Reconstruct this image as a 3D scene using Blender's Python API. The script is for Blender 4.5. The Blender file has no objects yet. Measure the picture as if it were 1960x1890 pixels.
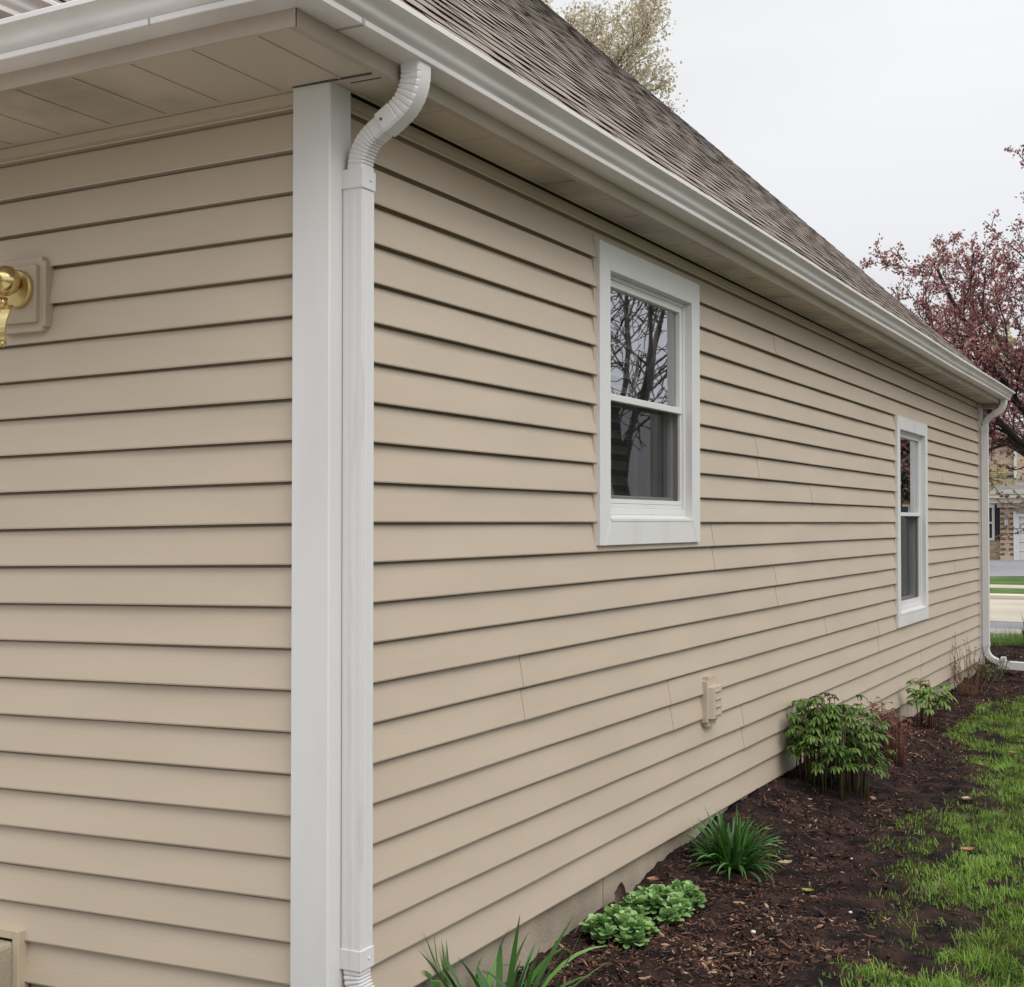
import bpy, math, random
import numpy as np
from mathutils import Vector, Matrix
R = math.radians
random.seed(7)
scene = bpy.context.scene
COL = scene.collection

# ------------------------------------------------------------------ camera
CAM = Vector((2.144, -3.071, 1.543))
AZ = math.atan2(1355, 2630)            # left of +Y
PITCH = math.atan2(55, 2630)
cam = bpy.data.cameras.new('camera')
cam.sensor_width = 36.0
cam.lens = 2630 / 1960 * 36
cam.clip_start = 0.05
cam.clip_end = 3000
camo = bpy.data.objects.new('camera', cam)
COL.objects.link(camo)
camo.location = CAM
camo.rotation_euler = (math.pi / 2 + PITCH, 0, AZ)
scene.camera = camo

# ------------------------------------------------------------------ sky, sun, exposure
SUN_EL, SUN_AZ = 48, 114               # azimuth clockwise from +Y
world = bpy.data.worlds.new('World')
scene.world = world
world.use_nodes = True
wn, wl = world.node_tree.nodes, world.node_tree.links
for n in list(wn): wn.remove(n)
out = wn.new('ShaderNodeOutputWorld')
sky = wn.new('ShaderNodeTexSky')
sky.sky_type = 'NISHITA'; sky.sun_disc = False
sky.sun_elevation = R(SUN_EL); sky.sun_rotation = R(SUN_AZ)
sky.dust_density = 4.0; sky.air_density = 1.0
bg1 = wn.new('ShaderNodeBackground'); bg1.inputs[1].default_value = 0.08
wl.new(sky.outputs[0], bg1.inputs[0])
# cloud cover: the overcast sky grows brighter from the horizon to overhead
tc = wn.new('ShaderNodeTexCoord')
sep = wn.new('ShaderNodeSeparateXYZ'); wl.new(tc.outputs['Generated'], sep.inputs[0])
ramp = wn.new('ShaderNodeValToRGB')
el = ramp.color_ramp.elements
el[0].position = 0.0; el[0].color = (0.74, 0.755, 0.78, 1)
el[1].position = 1.0; el[1].color = (1.9, 1.92, 1.95, 1)
e2 = el.new(0.12); e2.color = (0.77, 0.785, 0.81, 1)
e3 = el.new(0.40); e3.color = (0.95, 0.955, 0.965, 1)
e4 = el.new(0.62); e4.color = (1.55, 1.57, 1.60, 1)
wl.new(sep.outputs['Z'], ramp.inputs[0])
cn = wn.new('ShaderNodeTexNoise'); cn.inputs['Scale'].default_value = 1.7; cn.inputs['Detail'].default_value = 4
mp = wn.new('ShaderNodeMapping'); mp.inputs['Scale'].default_value = (1, 1, 2.6)
wl.new(tc.outputs['Generated'], mp.inputs[0]); wl.new(mp.outputs[0], cn.inputs['Vector'])
mr = wn.new('ShaderNodeMapRange'); mr.inputs[1].default_value = 0.3; mr.inputs[2].default_value = 0.7
mr.inputs[3].default_value = 0.88; mr.inputs[4].default_value = 1.10
wl.new(cn.outputs[0], mr.inputs[0])
mul = wn.new('ShaderNodeVectorMath'); mul.operation = 'SCALE'
wl.new(ramp.outputs[0], mul.inputs[0]); wl.new(mr.outputs[0], mul.inputs['Scale'])
bg2 = wn.new('ShaderNodeBackground'); bg2.inputs[1].default_value = 1.0
wl.new(mul.outputs[0], bg2.inputs[0])
mix = wn.new('ShaderNodeMixShader'); mix.inputs[0].default_value = 0.93
wl.new(bg1.outputs[0], mix.inputs[1]); wl.new(bg2.outputs[0], mix.inputs[2])
wl.new(mix.outputs[0], out.inputs[0])

sun = bpy.data.lights.new('sun', 'SUN')
sun.energy = 1.45; sun.angle = R(35); sun.color = (1.0, 0.955, 0.90)
suno = bpy.data.objects.new('sun', sun); COL.objects.link(suno)
sd = Vector((math.sin(R(SUN_AZ)) * math.cos(R(SUN_EL)), math.cos(R(SUN_AZ)) * math.cos(R(SUN_EL)), math.sin(R(SUN_EL))))
suno.rotation_euler = sd.to_track_quat('Z', 'Y').to_euler()

scene.view_settings.view_transform = 'Standard'
scene.view_settings.look = 'None'
scene.view_settings.exposure = 0.0
scene.view_settings.gamma = 1.0

# ------------------------------------------------------------------ helpers
class MB:
    """collects faces, with a material slot and a per-face colour"""
    def __init__(s): s.v = []; s.f = []; s.m = []; s.c = []
    def face(s, pts, m=0, c=1.0):
        n = len(s.v); s.v.extend(pts); s.f.append(tuple(range(n, n + len(pts)))); s.m.append(m); s.c.append(c)
    def mesh(s, verts, faces, m=0, c=1.0):
        n = len(s.v); s.v.extend(verts)
        for f in faces: s.f.append(tuple(i + n for i in f)); s.m.append(m); s.c.append(c)
    def box(s, a, b, m=0, c=1.0):
        x0, y0, z0 = a; x1, y1, z1 = b
        v = [(x0,y0,z0),(x1,y0,z0),(x1,y1,z0),(x0,y1,z0),(x0,y0,z1),(x1,y0,z1),(x1,y1,z1),(x0,y1,z1)]
        s.mesh(v, [(0,3,2,1),(4,5,6,7),(0,1,5,4),(1,2,6,5),(2,3,7,6),(3,0,4,7)], m, c)
    def tube(s, pts, rad, n=6, m=0, c=1.0, cap=True):
        pts = [Vector(p) for p in pts]
        if not hasattr(rad, '__len__'): rad = [rad] * len(pts)
        base = len(s.v); u = None
        for i, p in enumerate(pts):
            t = (pts[min(i+1, len(pts)-1)] - pts[max(i-1, 0)]).normalized()
            if u is None:
                u = t.orthogonal().normalized()
            else:
                u = (u - t * u.dot(t))
                u = u.normalized() if u.length > 1e-6 else t.orthogonal().normalized()
            w = t.cross(u)
            for k in range(n):
                a = 2 * math.pi * k / n
                s.v.append(tuple(p + (u * math.cos(a) + w * math.sin(a)) * rad[i]))
        for i in range(len(pts) - 1):
            for k in range(n):
                a = base + i*n + k; b = base + i*n + (k+1) % n
                s.f.append((a, b, b+n, a+n)); s.m.append(m); s.c.append(c)
        if cap:
            s.f.append(tuple(base + k for k in reversed(range(n)))); s.m.append(m); s.c.append(c)
            e = base + (len(pts)-1)*n
            s.f.append(tuple(e + k for k in range(n))); s.m.append(m); s.c.append(c)
    def lathe(s, prof, org, axis='Z', n=20, m=0, c=1.0):
        base = len(s.v)
        for r, h in prof:
            for k in range(n):
                a = 2*math.pi*k/n; x, y = r*math.cos(a), r*math.sin(a)
                if axis == 'Z': p = (x, y, h)
                elif axis == 'Y': p = (x, h, -y)
                else: p = (h, x, y)
                s.v.append((org[0]+p[0], org[1]+p[1], org[2]+p[2]))
        for i in range(len(prof)-1):
            for k in range(n):
                a = base+i*n+k; b = base+i*n+(k+1) % n
                s.f.append((a, b, b+n, a+n)); s.m.append(m); s.c.append(c)
        s.f.append(tuple(base+k for k in reversed(range(n)))); s.m.append(m); s.c.append(c)
        e = base+(len(prof)-1)*n
        s.f.append(tuple(e+k for k in range(n))); s.m.append(m); s.c.append(c)
    def extrude_y(s, prof, y0, y1, m=0, c=1.0, closed=True, fn=None):
        """profile of (x, z) swept along y"""
        n = len(prof); base = len(s.v)
        for y in (y0, y1):
            for (x, z) in prof:
                s.v.append((x, y, z) if fn is None else fn(x, y, z))
        for k in range(n if closed else n-1):
            a = base+k; b = base+(k+1) % n
            s.f.append((a, b, b+n, a+n)); s.m.append(m); s.c.append(c)
    def build(s, name, mats, parent=None, smooth=False, color=False, bevel=0.0):
        me = bpy.data.meshes.new(name)
        me.from_pydata(s.v, [], s.f)
        if not isinstance(mats, (list, tuple)): mats = [mats]
        for m_ in mats: me.materials.append(m_)
        if len(mats) > 1: me.polygons.foreach_set('material_index', np.array(s.m, dtype=np.int32))
        if color:
            at = me.attributes.new('tint', 'FLOAT', 'FACE')
            at.data.foreach_set('value', np.array(s.c, dtype=np.float32))
        if smooth: me.polygons.foreach_set('use_smooth', np.ones(len(s.f), dtype=bool))
        me.update()
        o = bpy.data.objects.new(name, me); COL.objects.link(o)
        if parent is not None: o.parent = parent
        if bevel:
            bv = o.modifiers.new('bevel', 'BEVEL'); bv.width = bevel; bv.segments = 2
            bv.limit_method = 'ANGLE'; bv.angle_limit = R(40)
        return o

def tag(o, label, cat, group=None, kind=None):
    if label: o['label'] = label
    if cat: o['category'] = cat
    if group: o['group'] = group
    if kind: o['kind'] = kind
    return o
def empty(name, loc=(0, 0, 0)):
    o = bpy.data.objects.new(name, None); o.location = loc; o.empty_display_size = 0.1
    COL.objects.link(o); return o
def rehome(root):
    """children were built in world coordinates: keep them there under a moved empty"""
    for ch in root.children: ch.matrix_parent_inverse = Matrix.Translation(root.location).inverted()
def structure(o): o['kind'] = 'structure'; return o

def mat(name, col, rough=0.6, col2=None, scale=8.0, detail=6.0, bump=0.0, bscale=None, tint=False, metal=0.0,
        spec=0.5, stretch=None, trans=0.0, tintcols=None, lo=0.35, hi=0.65, coat=0.0, extra=None):
    m = bpy.data.materials.new(name); m.use_nodes = True
    N, L = m.node_tree.nodes, m.node_tree.links
    b = N['Principled BSDF']
    b.inputs['Roughness'].default_value = rough; b.inputs['Metallic'].default_value = metal
    b.inputs['Specular IOR Level'].default_value = spec
    if coat: b.inputs['Coat Weight'].default_value = coat
    tcn = N.new('ShaderNodeTexCoord'); vec = tcn.outputs['Object']
    if stretch:
        mpn = N.new('ShaderNodeMapping'); mpn.inputs['Scale'].default_value = stretch
        L.new(vec, mpn.inputs[0]); vec = mpn.outputs[0]
    c = None
    if tintcols:
        at = N.new('ShaderNodeAttribute'); at.attribute_name = 'tint'
        rp = N.new('ShaderNodeValToRGB'); es = rp.color_ramp.elements
        while len(es) < len(tintcols): es.new(0.5)
        for i, tcx in enumerate(tintcols):
            es[i].position = i / (len(tintcols)-1); es[i].color = (*tcx, 1)
        L.new(at.outputs['Fac'], rp.inputs[0]); c = rp.outputs[0]
        if col2 is not None:
            nz = N.new('ShaderNodeTexNoise'); nz.inputs['Scale'].default_value = scale; nz.inputs['Detail'].default_value = detail
            L.new(vec, nz.inputs['Vector'])
            rr = N.new('ShaderNodeMapRange'); rr.inputs[1].default_value = lo; rr.inputs[2].default_value = hi
            rr.inputs[3].default_value = col2[0]; rr.inputs[4].default_value = col2[1]
            L.new(nz.outputs[0], rr.inputs[0])
            vm = N.new('ShaderNodeVectorMath'); vm.operation = 'SCALE'
            L.new(c, vm.inputs[0]); L.new(rr.outputs[0], vm.inputs['Scale']); c = vm.outputs[0]
    elif col2 is not None:
        nz = N.new('ShaderNodeTexNoise'); nz.inputs['Scale'].default_value = scale; nz.inputs['Detail'].default_value = detail
        L.new(vec, nz.inputs['Vector'])
        rp = N.new('ShaderNodeValToRGB'); es = rp.color_ramp.elements
        es[0].position = lo; es[0].color = (*col, 1); es[1].position = hi; es[1].color = (*col2, 1)
        L.new(nz.outputs[0], rp.inputs[0]); c = rp.outputs[0]
    if c is not None: L.new(c, b.inputs['Base Color'])
    else: b.inputs['Base Color'].default_value = (*col, 1)
    if bump:
        nb = N.new('ShaderNodeTexNoise'); nb.inputs['Scale'].default_value = bscale or scale * 4; nb.inputs['Detail'].default_value = 5
        L.new(vec, nb.inputs['Vector'])
        bp = N.new('ShaderNodeBump'); bp.inputs['Strength'].default_value = bump; bp.inputs['Distance'].default_value = 0.01
        L.new(nb.outputs[0], bp.inputs['Height']); L.new(bp.outputs[0], b.inputs['Normal'])
    if trans:                                   # thin leaves let light through
        tr = N.new('ShaderNodeBsdfTranslucent'); ms = N.new('ShaderNodeMixShader'); ms.inputs[0].default_value = trans
        if c is not None: L.new(c, tr.inputs[0])
        else: tr.inputs[0].default_value = (*col, 1)
        o = N['Material Output']; L.new(b.outputs[0], ms.inputs[1]); L.new(tr.outputs[0], ms.inputs[2]); L.new(ms.outputs[0], o.inputs[0])
    return m

def stained(name, col, stain, rough, scale, stretch, lo, hi, bump=0.05, spec=0.5):
    return mat(name, col, rough, stain, scale, 8, bump, 60, stretch=stretch, lo=lo, hi=hi, spec=spec)

M = {}
M['siding'] = mat('tan_vinyl', (0.485, 0.402, 0.312), 0.46, (0.520, 0.431, 0.335), 1.3, 7, 0.06, 26, stretch=(1, 1, 5), spec=0.5)
M['white'] = mat('white_aluminium', (0.66, 0.66, 0.65), 0.42, (0.70, 0.70, 0.69), 3.0, 6, 0.03, 90)
M['trimwhite'] = mat('white_coil_trim', (0.60, 0.595, 0.585), 0.40, (0.665, 0.662, 0.655), 1.6, 10, 0.03, 60, stretch=(3, 3, 0.5), lo=0.25, hi=0.5)
M['spout'] = mat('white_downspout_metal', (0.50, 0.49, 0.485), 0.45, (0.655, 0.652, 0.655), 7.0, 10, 0.03, 90, stretch=(4, 4, 0.35), lo=0.22, hi=0.42)
M['gutter'] = mat('weathered_gutter_metal', (0.60, 0.57, 0.56), 0.40, (0.80, 0.775, 0.775), 2.5, 8, 0.02, 90, stretch=(1, 0.5, 5), lo=0.2, hi=0.5)
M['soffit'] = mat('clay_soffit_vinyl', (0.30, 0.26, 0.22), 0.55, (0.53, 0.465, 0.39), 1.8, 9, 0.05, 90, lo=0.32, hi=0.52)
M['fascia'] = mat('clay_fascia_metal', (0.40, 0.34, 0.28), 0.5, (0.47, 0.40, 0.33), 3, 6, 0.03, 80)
M['concrete'] = mat('grey_tan_concrete', (0.26, 0.215, 0.165), 0.9, (0.40, 0.34, 0.26), 5, 10, 0.35, 90, lo=0.3, hi=0.7)
M['shingle'] = mat('shingle_granules', (1, 1, 1), 0.92, (0.72, 1.22), 180, 4, 0.4, 500,
                   tintcols=[(0.070, 0.056, 0.048), (0.17, 0.140, 0.120), (0.275, 0.230, 0.197), (0.36, 0.305, 0.26)], spec=0.2)
M['shingle_edge'] = mat('asphalt_shingle_edge', (0.030, 0.023, 0.021), 0.95, spec=0.1)
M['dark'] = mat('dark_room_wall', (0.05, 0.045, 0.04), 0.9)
M['shutter'] = mat('interior_shutter_paint', (0.80, 0.79, 0.77), 0.5)
M['wood_in'] = mat('interior_stained_wood', (0.22, 0.10, 0.07), 0.5)
M['vent'] = mat('tan_vent_plastic', (0.50, 0.42, 0.325), 0.45, (0.54, 0.455, 0.35), 6, 4)
M['brass'] = mat('polished_brass', (0.80, 0.64, 0.32), 0.22, (0.70, 0.54, 0.25), 30, metal=1.0)
M['vent_gap'] = mat('vent_slot', (0.16, 0.13, 0.095), 0.8)
M['screw'] = mat('rusty_screw', (0.18, 0.08, 0.03), 0.7)
M['lap'] = mat('siding_lap_edge', (0.40, 0.325, 0.25), 0.7)
M['seal'] = mat('dark_joint', (0.075, 0.065, 0.055), 0.8)

def glass_mat(name, ior=1.52, tint=(0.75, 0.78, 0.78)):
    m = bpy.data.materials.new(name); m.use_nodes = True
    N, L = m.node_tree.nodes, m.node_tree.links
    N.remove(N['Principled BSDF'])
    fr = N.new('ShaderNodeFresnel'); fr.inputs[0].default_value = ior
    gl = N.new('ShaderNodeBsdfGlossy'); gl.inputs['Roughness'].default_value = 0.01; gl.inputs[0].default_value = (0.95, 0.96, 1, 1)
    nz = N.new('ShaderNodeTexNoise'); nz.inputs['Scale'].default_value = 3.0
    tcn = N.new('ShaderNodeTexCoord'); L.new(tcn.outputs['Object'], nz.inputs['Vector'])
    bp = N.new('ShaderNodeBump'); bp.inputs['Strength'].default_value = 0.012; bp.inputs['Distance'].default_value = 0.02
    L.new(nz.outputs[0], bp.inputs['Height']); L.new(bp.outputs[0], gl.inputs['Normal'])
    tr = N.new('ShaderNodeBsdfTransparent'); tr.inputs[0].default_value = (*tint, 1)
    mx = N.new('ShaderNodeMixShader')
    om = N.new('ShaderNodeMath'); om.operation = 'SUBTRACT'; om.inputs[0].default_value = 1.0; L.new(fr.outputs[0], om.inputs[1])
    pw = N.new('ShaderNodeMath'); pw.operation = 'POWER'; L.new(om.outputs[0], pw.inputs[0]); pw.inputs[1].default_value = 4.0
    inv = N.new('ShaderNodeMath'); inv.operation = 'SUBTRACT'; inv.inputs[0].default_value = 1.0; L.new(pw.outputs[0], inv.inputs[1])
    L.new(inv.outputs[0], mx.inputs[0]); L.new(tr.outputs[0], mx.inputs[1]); L.new(gl.outputs[0], mx.inputs[2])
    L.new(mx.outputs[0], N['Material Output'].inputs[0])
    return m
M['glass'] = glass_mat('window_glass')
def screen_mat():
    m = bpy.data.materials.new('insect_screen'); m.use_nodes = True
    N, L = m.node_tree.nodes, m.node_tree.links
    b = N['Principled BSDF']; b.inputs['Base Color'].default_value = (0.012, 0.011, 0.011, 1); b.inputs['Roughness'].default_value = 0.9; b.inputs['Specular IOR Level'].default_value = 0.1
    tr = N.new('ShaderNodeBsdfTransparent'); mx = N.new('ShaderNodeMixShader'); mx.inputs[0].default_value = 0.52
    L.new(tr.outputs[0], mx.inputs[1]); L.new(b.outputs[0], mx.inputs[2]); L.new(mx.outputs[0], N['Material Output'].inputs[0])
    return m
M['screen'] = screen_mat()

# ------------------------------------------------------------------ ground
WY = [-3, 0.8, 1.55, 2.0, 2.44, 2.8, 3.5, 4.45, 5.5, 7.0, 8.3, 9.5, 11.6, 14, 40]
WZ = [-0.03, -0.02, -0.004, 0.011, 0.044, 0.079, 0.125, 0.15, 0.13, 0.056, 0.0, 0.03, 0.05, 0.02, 0.0]
def vnoise(x, y, s, seed=0):
    """smooth value noise, vectorised"""
    x = np.asarray(x, float) / s; y = np.asarray(y, float) / s
    xi = np.floor(x).astype(np.int64); yi = np.floor(y).astype(np.int64)
    fx = x - xi; fy = y - yi; fx = fx*fx*(3-2*fx); fy = fy*fy*(3-2*fy)
    def h(a, b):
        n = (a * 374761393 + b * 668265263 + seed * 1274126177) & 0x7fffffff
        n = ((n ^ (n >> 13)) * 1274126177) & 0x7fffffff
        return ((n ^ (n >> 16)) & 0xffff) / 65535.0
    return (h(xi, yi)*(1-fx) + h(xi+1, yi)*fx)*(1-fy) + (h(xi, yi+1)*(1-fx) + h(xi+1, yi+1)*fx)*fy
def ground_h(x, y):
    x = np.asarray(x, float); y = np.asarray(y, float)
    w = np.interp(y, WY, WZ)
    d = np.clip(1 - np.clip(x, 0, None) / 0.55, 0, 1)
    return w * d * d * (3 - 2*d)
EY = [-3, 1.5, 2.27, 2.9, 3.54, 3.95, 4.3, 5.0, 5.6, 6.2, 7.5, 8.3, 9.0, 9.6, 10.1]
EX = [1.15, 1.06, 1.01, 0.96, 0.84, 0.80, 0.86, 0.95, 0.92, 0.72, 0.42, 0.40, 0.46, 0.56, 1.6]
def lawnness(x, y):
    """0 in the bed, 1 well inside the lawn"""
    x = np.asarray(x, float); y = np.asarray(y, float)
    e = np.interp(y, EY, EX)
    n = (vnoise(x, y, 0.42, 3) - 0.5) * 0.75 + (vnoise(x, y, 0.15, 5) - 0.5) * 0.4
    v = (x - e) / 0.38 + n + 0.46
    v = np.where(y > 10.3, -1, v)
    far = np.where((y > 14.5) & (y < 16.15), (y - 14.7) / 0.3 + n, -1)
    return np.clip(np.maximum(v, far), 0, 1)

def grid_mesh(name, x0, x1, y0, y1, step, hfn, mats, dz=0.0):
    nx = int(round((x1-x0)/step)) + 1; ny = int(round((y1-y0)/step)) + 1
    X, Y = np.meshgrid(np.linspace(x0, x1, nx), np.linspace(y0, y1, ny))
    Z = hfn(X, Y) + dz
    V = np.stack([X.ravel(), Y.ravel(), Z.ravel()], 1)
    i = np.arange((nx-1)*(ny-1)); r = i // (nx-1); c = i % (nx-1); a = r*nx + c
    F = np.stack([a, a+1, a+nx+1, a+nx], 1)
    me = bpy.data.meshes.new(name)
    me.vertices.add(len(V)); me.vertices.foreach_set('co', V.astype(np.float32).ravel())
    me.loops.add(F.size); me.loops.foreach_set('vertex_index', F.astype(np.int32).ravel())
    me.polygons.add(len(F)); me.polygons.foreach_set('loop_start', np.arange(0, F.size, 4, dtype=np.int32))
    me.polygons.foreach_set('use_smooth', np.ones(len(F), dtype=bool))
    me.update(calc_edges=True); me.validate()
    me.materials.append(mats)
    o = bpy.data.objects.new(name, me); COL.objects.link(o)
    return o

M['soil'] = mat('dark_mulch_soil', (0.011, 0.008, 0.008), 0.95, (0.060, 0.033, 0.026), 7, 14, 1.0, 90, lo=0.42, hi=0.72, spec=0.15)
M['farlawn'] = mat('lawn_turf', (0.045, 0.085, 0.022), 0.9, (0.10, 0.165, 0.045), 1.3, 10, 0.5, 60, spec=0.1)
M['asphalt'] = mat('grey_asphalt', (0.20, 0.20, 0.215), 0.9, (0.25, 0.25, 0.265), 3, 10, 0.2, 200)
M['street'] = mat('tan_concrete_paving', (0.38, 0.335, 0.27), 0.9, (0.46, 0.41, 0.335), 0.8, 10, 0.1, 100)

def flat(name, x0, x1, y0, y1, z, m):
    b = MB(); b.face([(x0, y0, z), (x1, y0, z), (x1, y1, z), (x0, y1, z)])
    return structure(b.build(name, m))
flat('ground', -600, 600, -600, 1200, -0.10, mat('open_ground', (0.06, 0.07, 0.035), 0.9, (0.10, 0.11, 0.06), 0.5, 8, spec=0.1))
def bed_h(X, Y):
    h = ground_h(X, Y)
    h = h + (vnoise(X, Y, 0.30, 11)-0.5)*0.035 + (vnoise(X, Y, 0.09, 12)-0.5)*0.028 + (vnoise(X, Y, 0.035, 13)-0.5)*0.016 + (vnoise(X, Y, 0.016, 14)-0.5)*0.008
    return h
structure(grid_mesh('mulch_bed', -0.10, 3.4, -1.0, 15.2, 0.018, bed_h, M['soil']))
structure(grid_mesh('mulch_bed', -4.0, -0.10, 11.50, 15.2, 0.03, bed_h, M['soil']))
flat('bounce_paving', -12, 3.25, -14, -1.05, -0.02, mat('neutral_bounce_paver', (0.34, 0.315, 0.285), 0.9, (0.42, 0.385, 0.35), 6))  # unseen paving, added out of frame to bounce neutral light onto the walls
flat('lawn', 3.3, 60, -40, 16.2, -0.03, mat('neutral_bounce_turf', (0.085, 0.090, 0.055), 0.9, (0.13, 0.135, 0.085), 1.3, 10, 0.5, 60, spec=0.1))  # out of frame; turf colour greyed so its bounce on white trim stays neutral
flat('front_lawn', -60, 3.35, 15.0, 16.2, -0.012, M['farlawn'])
b = MB(); b.box((-60, 16.2, -0.1), (60, 17.0, -0.004)); structure(b.build('driveway', M['asphalt']))
b = MB(); b.box((-60, 17.0, -0.1), (60, 17.85, 0.006)); structure(b.build('sidewalk', M['street'], bevel=0.01))
b = MB(); b.box((-60, 17.85, -0.1), (60, 19.45, -0.006)); structure(b.build('road_edge', M['asphalt']))
b = MB()
for i in range(24):                                   # concrete street slabs with joints
    b.box((-60 + 5*i, 19.47, -0.1), (-60 + 5*i + 4.985, 22.9, 0.0)); b.box((-60 + 5*i, 22.93, -0.1), (-60 + 5*i + 4.985, 25.9, 0.0))
structure(b.build('street', M['street']))
b = MB(); b.box((-60, 25.95, -0.1), (60, 26.4, 0.09)); structure(b.build('street_kerb', mat('kerb_concrete', (0.62, 0.56, 0.44), 0.9), bevel=0.02))
b = MB(); b.box((-60, 26.42, -0.1), (60, 29.35, 0.06)); structure(b.build('grass_verge', M['farlawn']))
b = MB(); b.box((-60, 29.37, -0.1), (60, 31.1, 0.07)); structure(b.build('far_sidewalk', M['street']))
b = MB(); b.box((-60, 31.12, -0.1), (60, 54.5, 0.05)); structure(b.build('neighbour_lawn', M['farlawn']))
b = MB()
pts = [(-6.5, 31.1), (30, 31.1), (30, 36.0), (2, 37.5), (-2.5, 38.6), (-4.2, 40.0)]
drv = [(-9, 37.4), (-4.3, 35.8), (-2.6, 37.2), (-1.0, 38.3), (6, 40.5), (6, 54.2), (-9, 54.2)]
b.face([(x, y, 0.056) for x, y in drv]); structure(b.build('neighbour_driveway', M['asphalt']))

# ------------------------------------------------------------------ the house
EX_ = 0.1143                                    # exposure of one siding course
ZC = 1.543
SOF = 2.735
YEND = 11.43
house = empty('house', (0, 0, 0))
tag(house, 'single storey house corner clad in tan lap siding under a brown shingle roof', 'house')

WIN = [dict(y0=1.814, y1=2.965, z0=1.452, z1=2.642, cas=0.105, blinds=True),
       dict(y0=7.345, y1=8.53, z0=0.755, z1=2.342, cas=0.100, blinds=False)]
SEAM = {}                                       # course pair -> joints along the wall
def seam(k, y): SEAM.setdefault(k, []).append(y)
for yy, z in [(1.18, 1.02), (1.185, 0.92), (4.23, 2.52), (3.90, 1.93), (3.92, 1.83), (4.975, 1.744), (3.195, 1.5), (3.21, 1.40), (4.235, 1.27),
              (4.25, 1.15), (2.61, 0.82), (2.635, 0.70), (5.30, 0.97), (3.64, 0.6), (3.65, 0.5), (6.75, 0.75), (6.75, 0.65), (8.30, 0.41), (8.30, 0.30),
              (9.3, 1.9), (9.9, 1.1)]:
    seam(math.floor((z - ZC) / EX_), yy)

DB = 0.0190                                      # depth of the butt
def course(b, k, spans, cut, zmax, bow_seed, fn):
    zb = ZC + k*EX_; zt = min(zb + EX_, zmax)
    if k == -12: zb = 0.160
    ph = random.uniform(0, 6)
    for si, (ya, yb) in enumerate(spans):
        n = max(2, int((yb - ya) / 0.14))
        ys = [ya + (yb-ya)*i/n for i in range(n+1)]
        for (c0, c1, z0, z1) in cut:
            for c in (c0, c1):
                if ya < c < yb: ys.append(c)
        ys = sorted(set(ys))
        def wob(y, z):
            lift = 0.0022*max(0.0, 1-(y-ya)/0.45) if si else 0.0      # a panel end lapped over its neighbour
            return lift + 0.0012*math.sin(y*1.9 + ph) + 0.0008*math.sin(y*5.3 + ph*2.0) + 0.0005*math.sin(y*11.0+ph)
        for i in range(len(ys)-1):
            p, q = ys[i], ys[i+1]; mid = 0.5*(p+q)
            segs = [(zb, zt)]
            for (c0, c1, z0, z1) in cut:
                if c0 < mid < c1:
                    ns = []
                    for (a, d) in segs:
                        if z1 <= a or z0 >= d: ns.append((a, d)); continue
                        if a < z0: ns.append((a, z0))
                        if d > z1: ns.append((z1, d))
                    segs = ns
            for (a, d) in segs:
                xf = lambda z: -DB*(z - zb)/EX_
                r = 0.004; a2 = a
                w0, w1 = wob(p, a), wob(q, a)
                if a == zb:      # rounded nose, short return lip and the hollow behind it
                    row = [(-0.0080, a+0.030), (-0.0042, a+0.001), (-0.0014, a), (0.0, a+r)]
                    for u in range(3):
                        (xA, zA), (xB, zB) = row[u], row[u+1]
                        b.face([fn(xA+w0, p, zA), fn(xA+w1, q, zA), fn(xB+w1, q, zB), fn(xB+w0, p, zB)])
                    a2 = a + r
                d2 = d
                if d == zt and zt < zmax:   # steps back into the lock channel under the next course
                    d2 = d - 0.0088
                    row = [(xf(d2)+w0, xf(d2)+w1, d2), (-0.0195, -0.0195, d2+0.0025), (-0.030, -0.030, d+0.002), (-0.030, -0.030, d+0.032)]
                    for u in range(3):
                        b.face([fn(row[u][0], p, row[u][2]), fn(row[u][1], q, row[u][2]), fn(row[u+1][1], q, row[u+1][2]), fn(row[u+1][0], p, row[u+1][2])])
                b.face([fn(xf(a2)+w0, p, a2), fn(xf(a2)+w1, q, a2), fn(xf(d2)+w1, q, d2), fn(xf(d2)+w0, p, d2)])
        if si:                                            # lapped end edge
            w = wob(ya, 0)
            b.face([fn(w, ya, zb+0.001), fn(w-DB, ya, zt), fn(w-DB-0.0030, ya-0.0006, zt), fn(w-0.0030, ya-0.0006, zb+0.001)], 1)

b = MB()
cuts = [(w['y0']+0.05, w['y1']-0.05, w['z0']+0.05, w['z1']-0.05) for w in WIN]
for k in range(-12, 11):
    if ZC + k*EX_ > SOF-0.046: continue
    js = sorted(SEAM.get(k, []))
    ys = [0.06] + js + [YEND]
    spans = []
    for i in range(len(ys)-1):
        spans.append((ys[i], ys[i+1] + (0.025 if i < len(ys)-2 else 0)))
    course(b, k, spans, cuts, SOF-0.044, k, lambda x, y, z: (x, y, z))
b.box((-0.04, 0.09, SOF-0.034), (-0.004, YEND, SOF-0.002))            # utility trim below the soffit
b.build('siding', [M['siding'], M['lap']], house)
SH = 0.018
def left(x, y, z):                               # course coordinates of the left wall: (depth, along, z)
    return (-y, -x, z - SH*y)
b = MB()
for k in range(-12, 11):
    if ZC + k*EX_ > SOF-0.046: continue
    course(b, k, [(0.08, 4.6)], [(1.127, 2.6, 0.0, 0.304)], SOF-0.044, 50+k, left)
for (a, c) in ((0.09, 4.6),):
    pr = [(-0.04, SOF-0.034), (-0.004, SOF-0.034), (-0.004, SOF-0.002), (-0.04, SOF-0.002)]
    b.extrude_y(pr, a, c, fn=left)
o = b.build('siding', [M['siding'], M['lap']], house)
b = MB()
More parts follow.
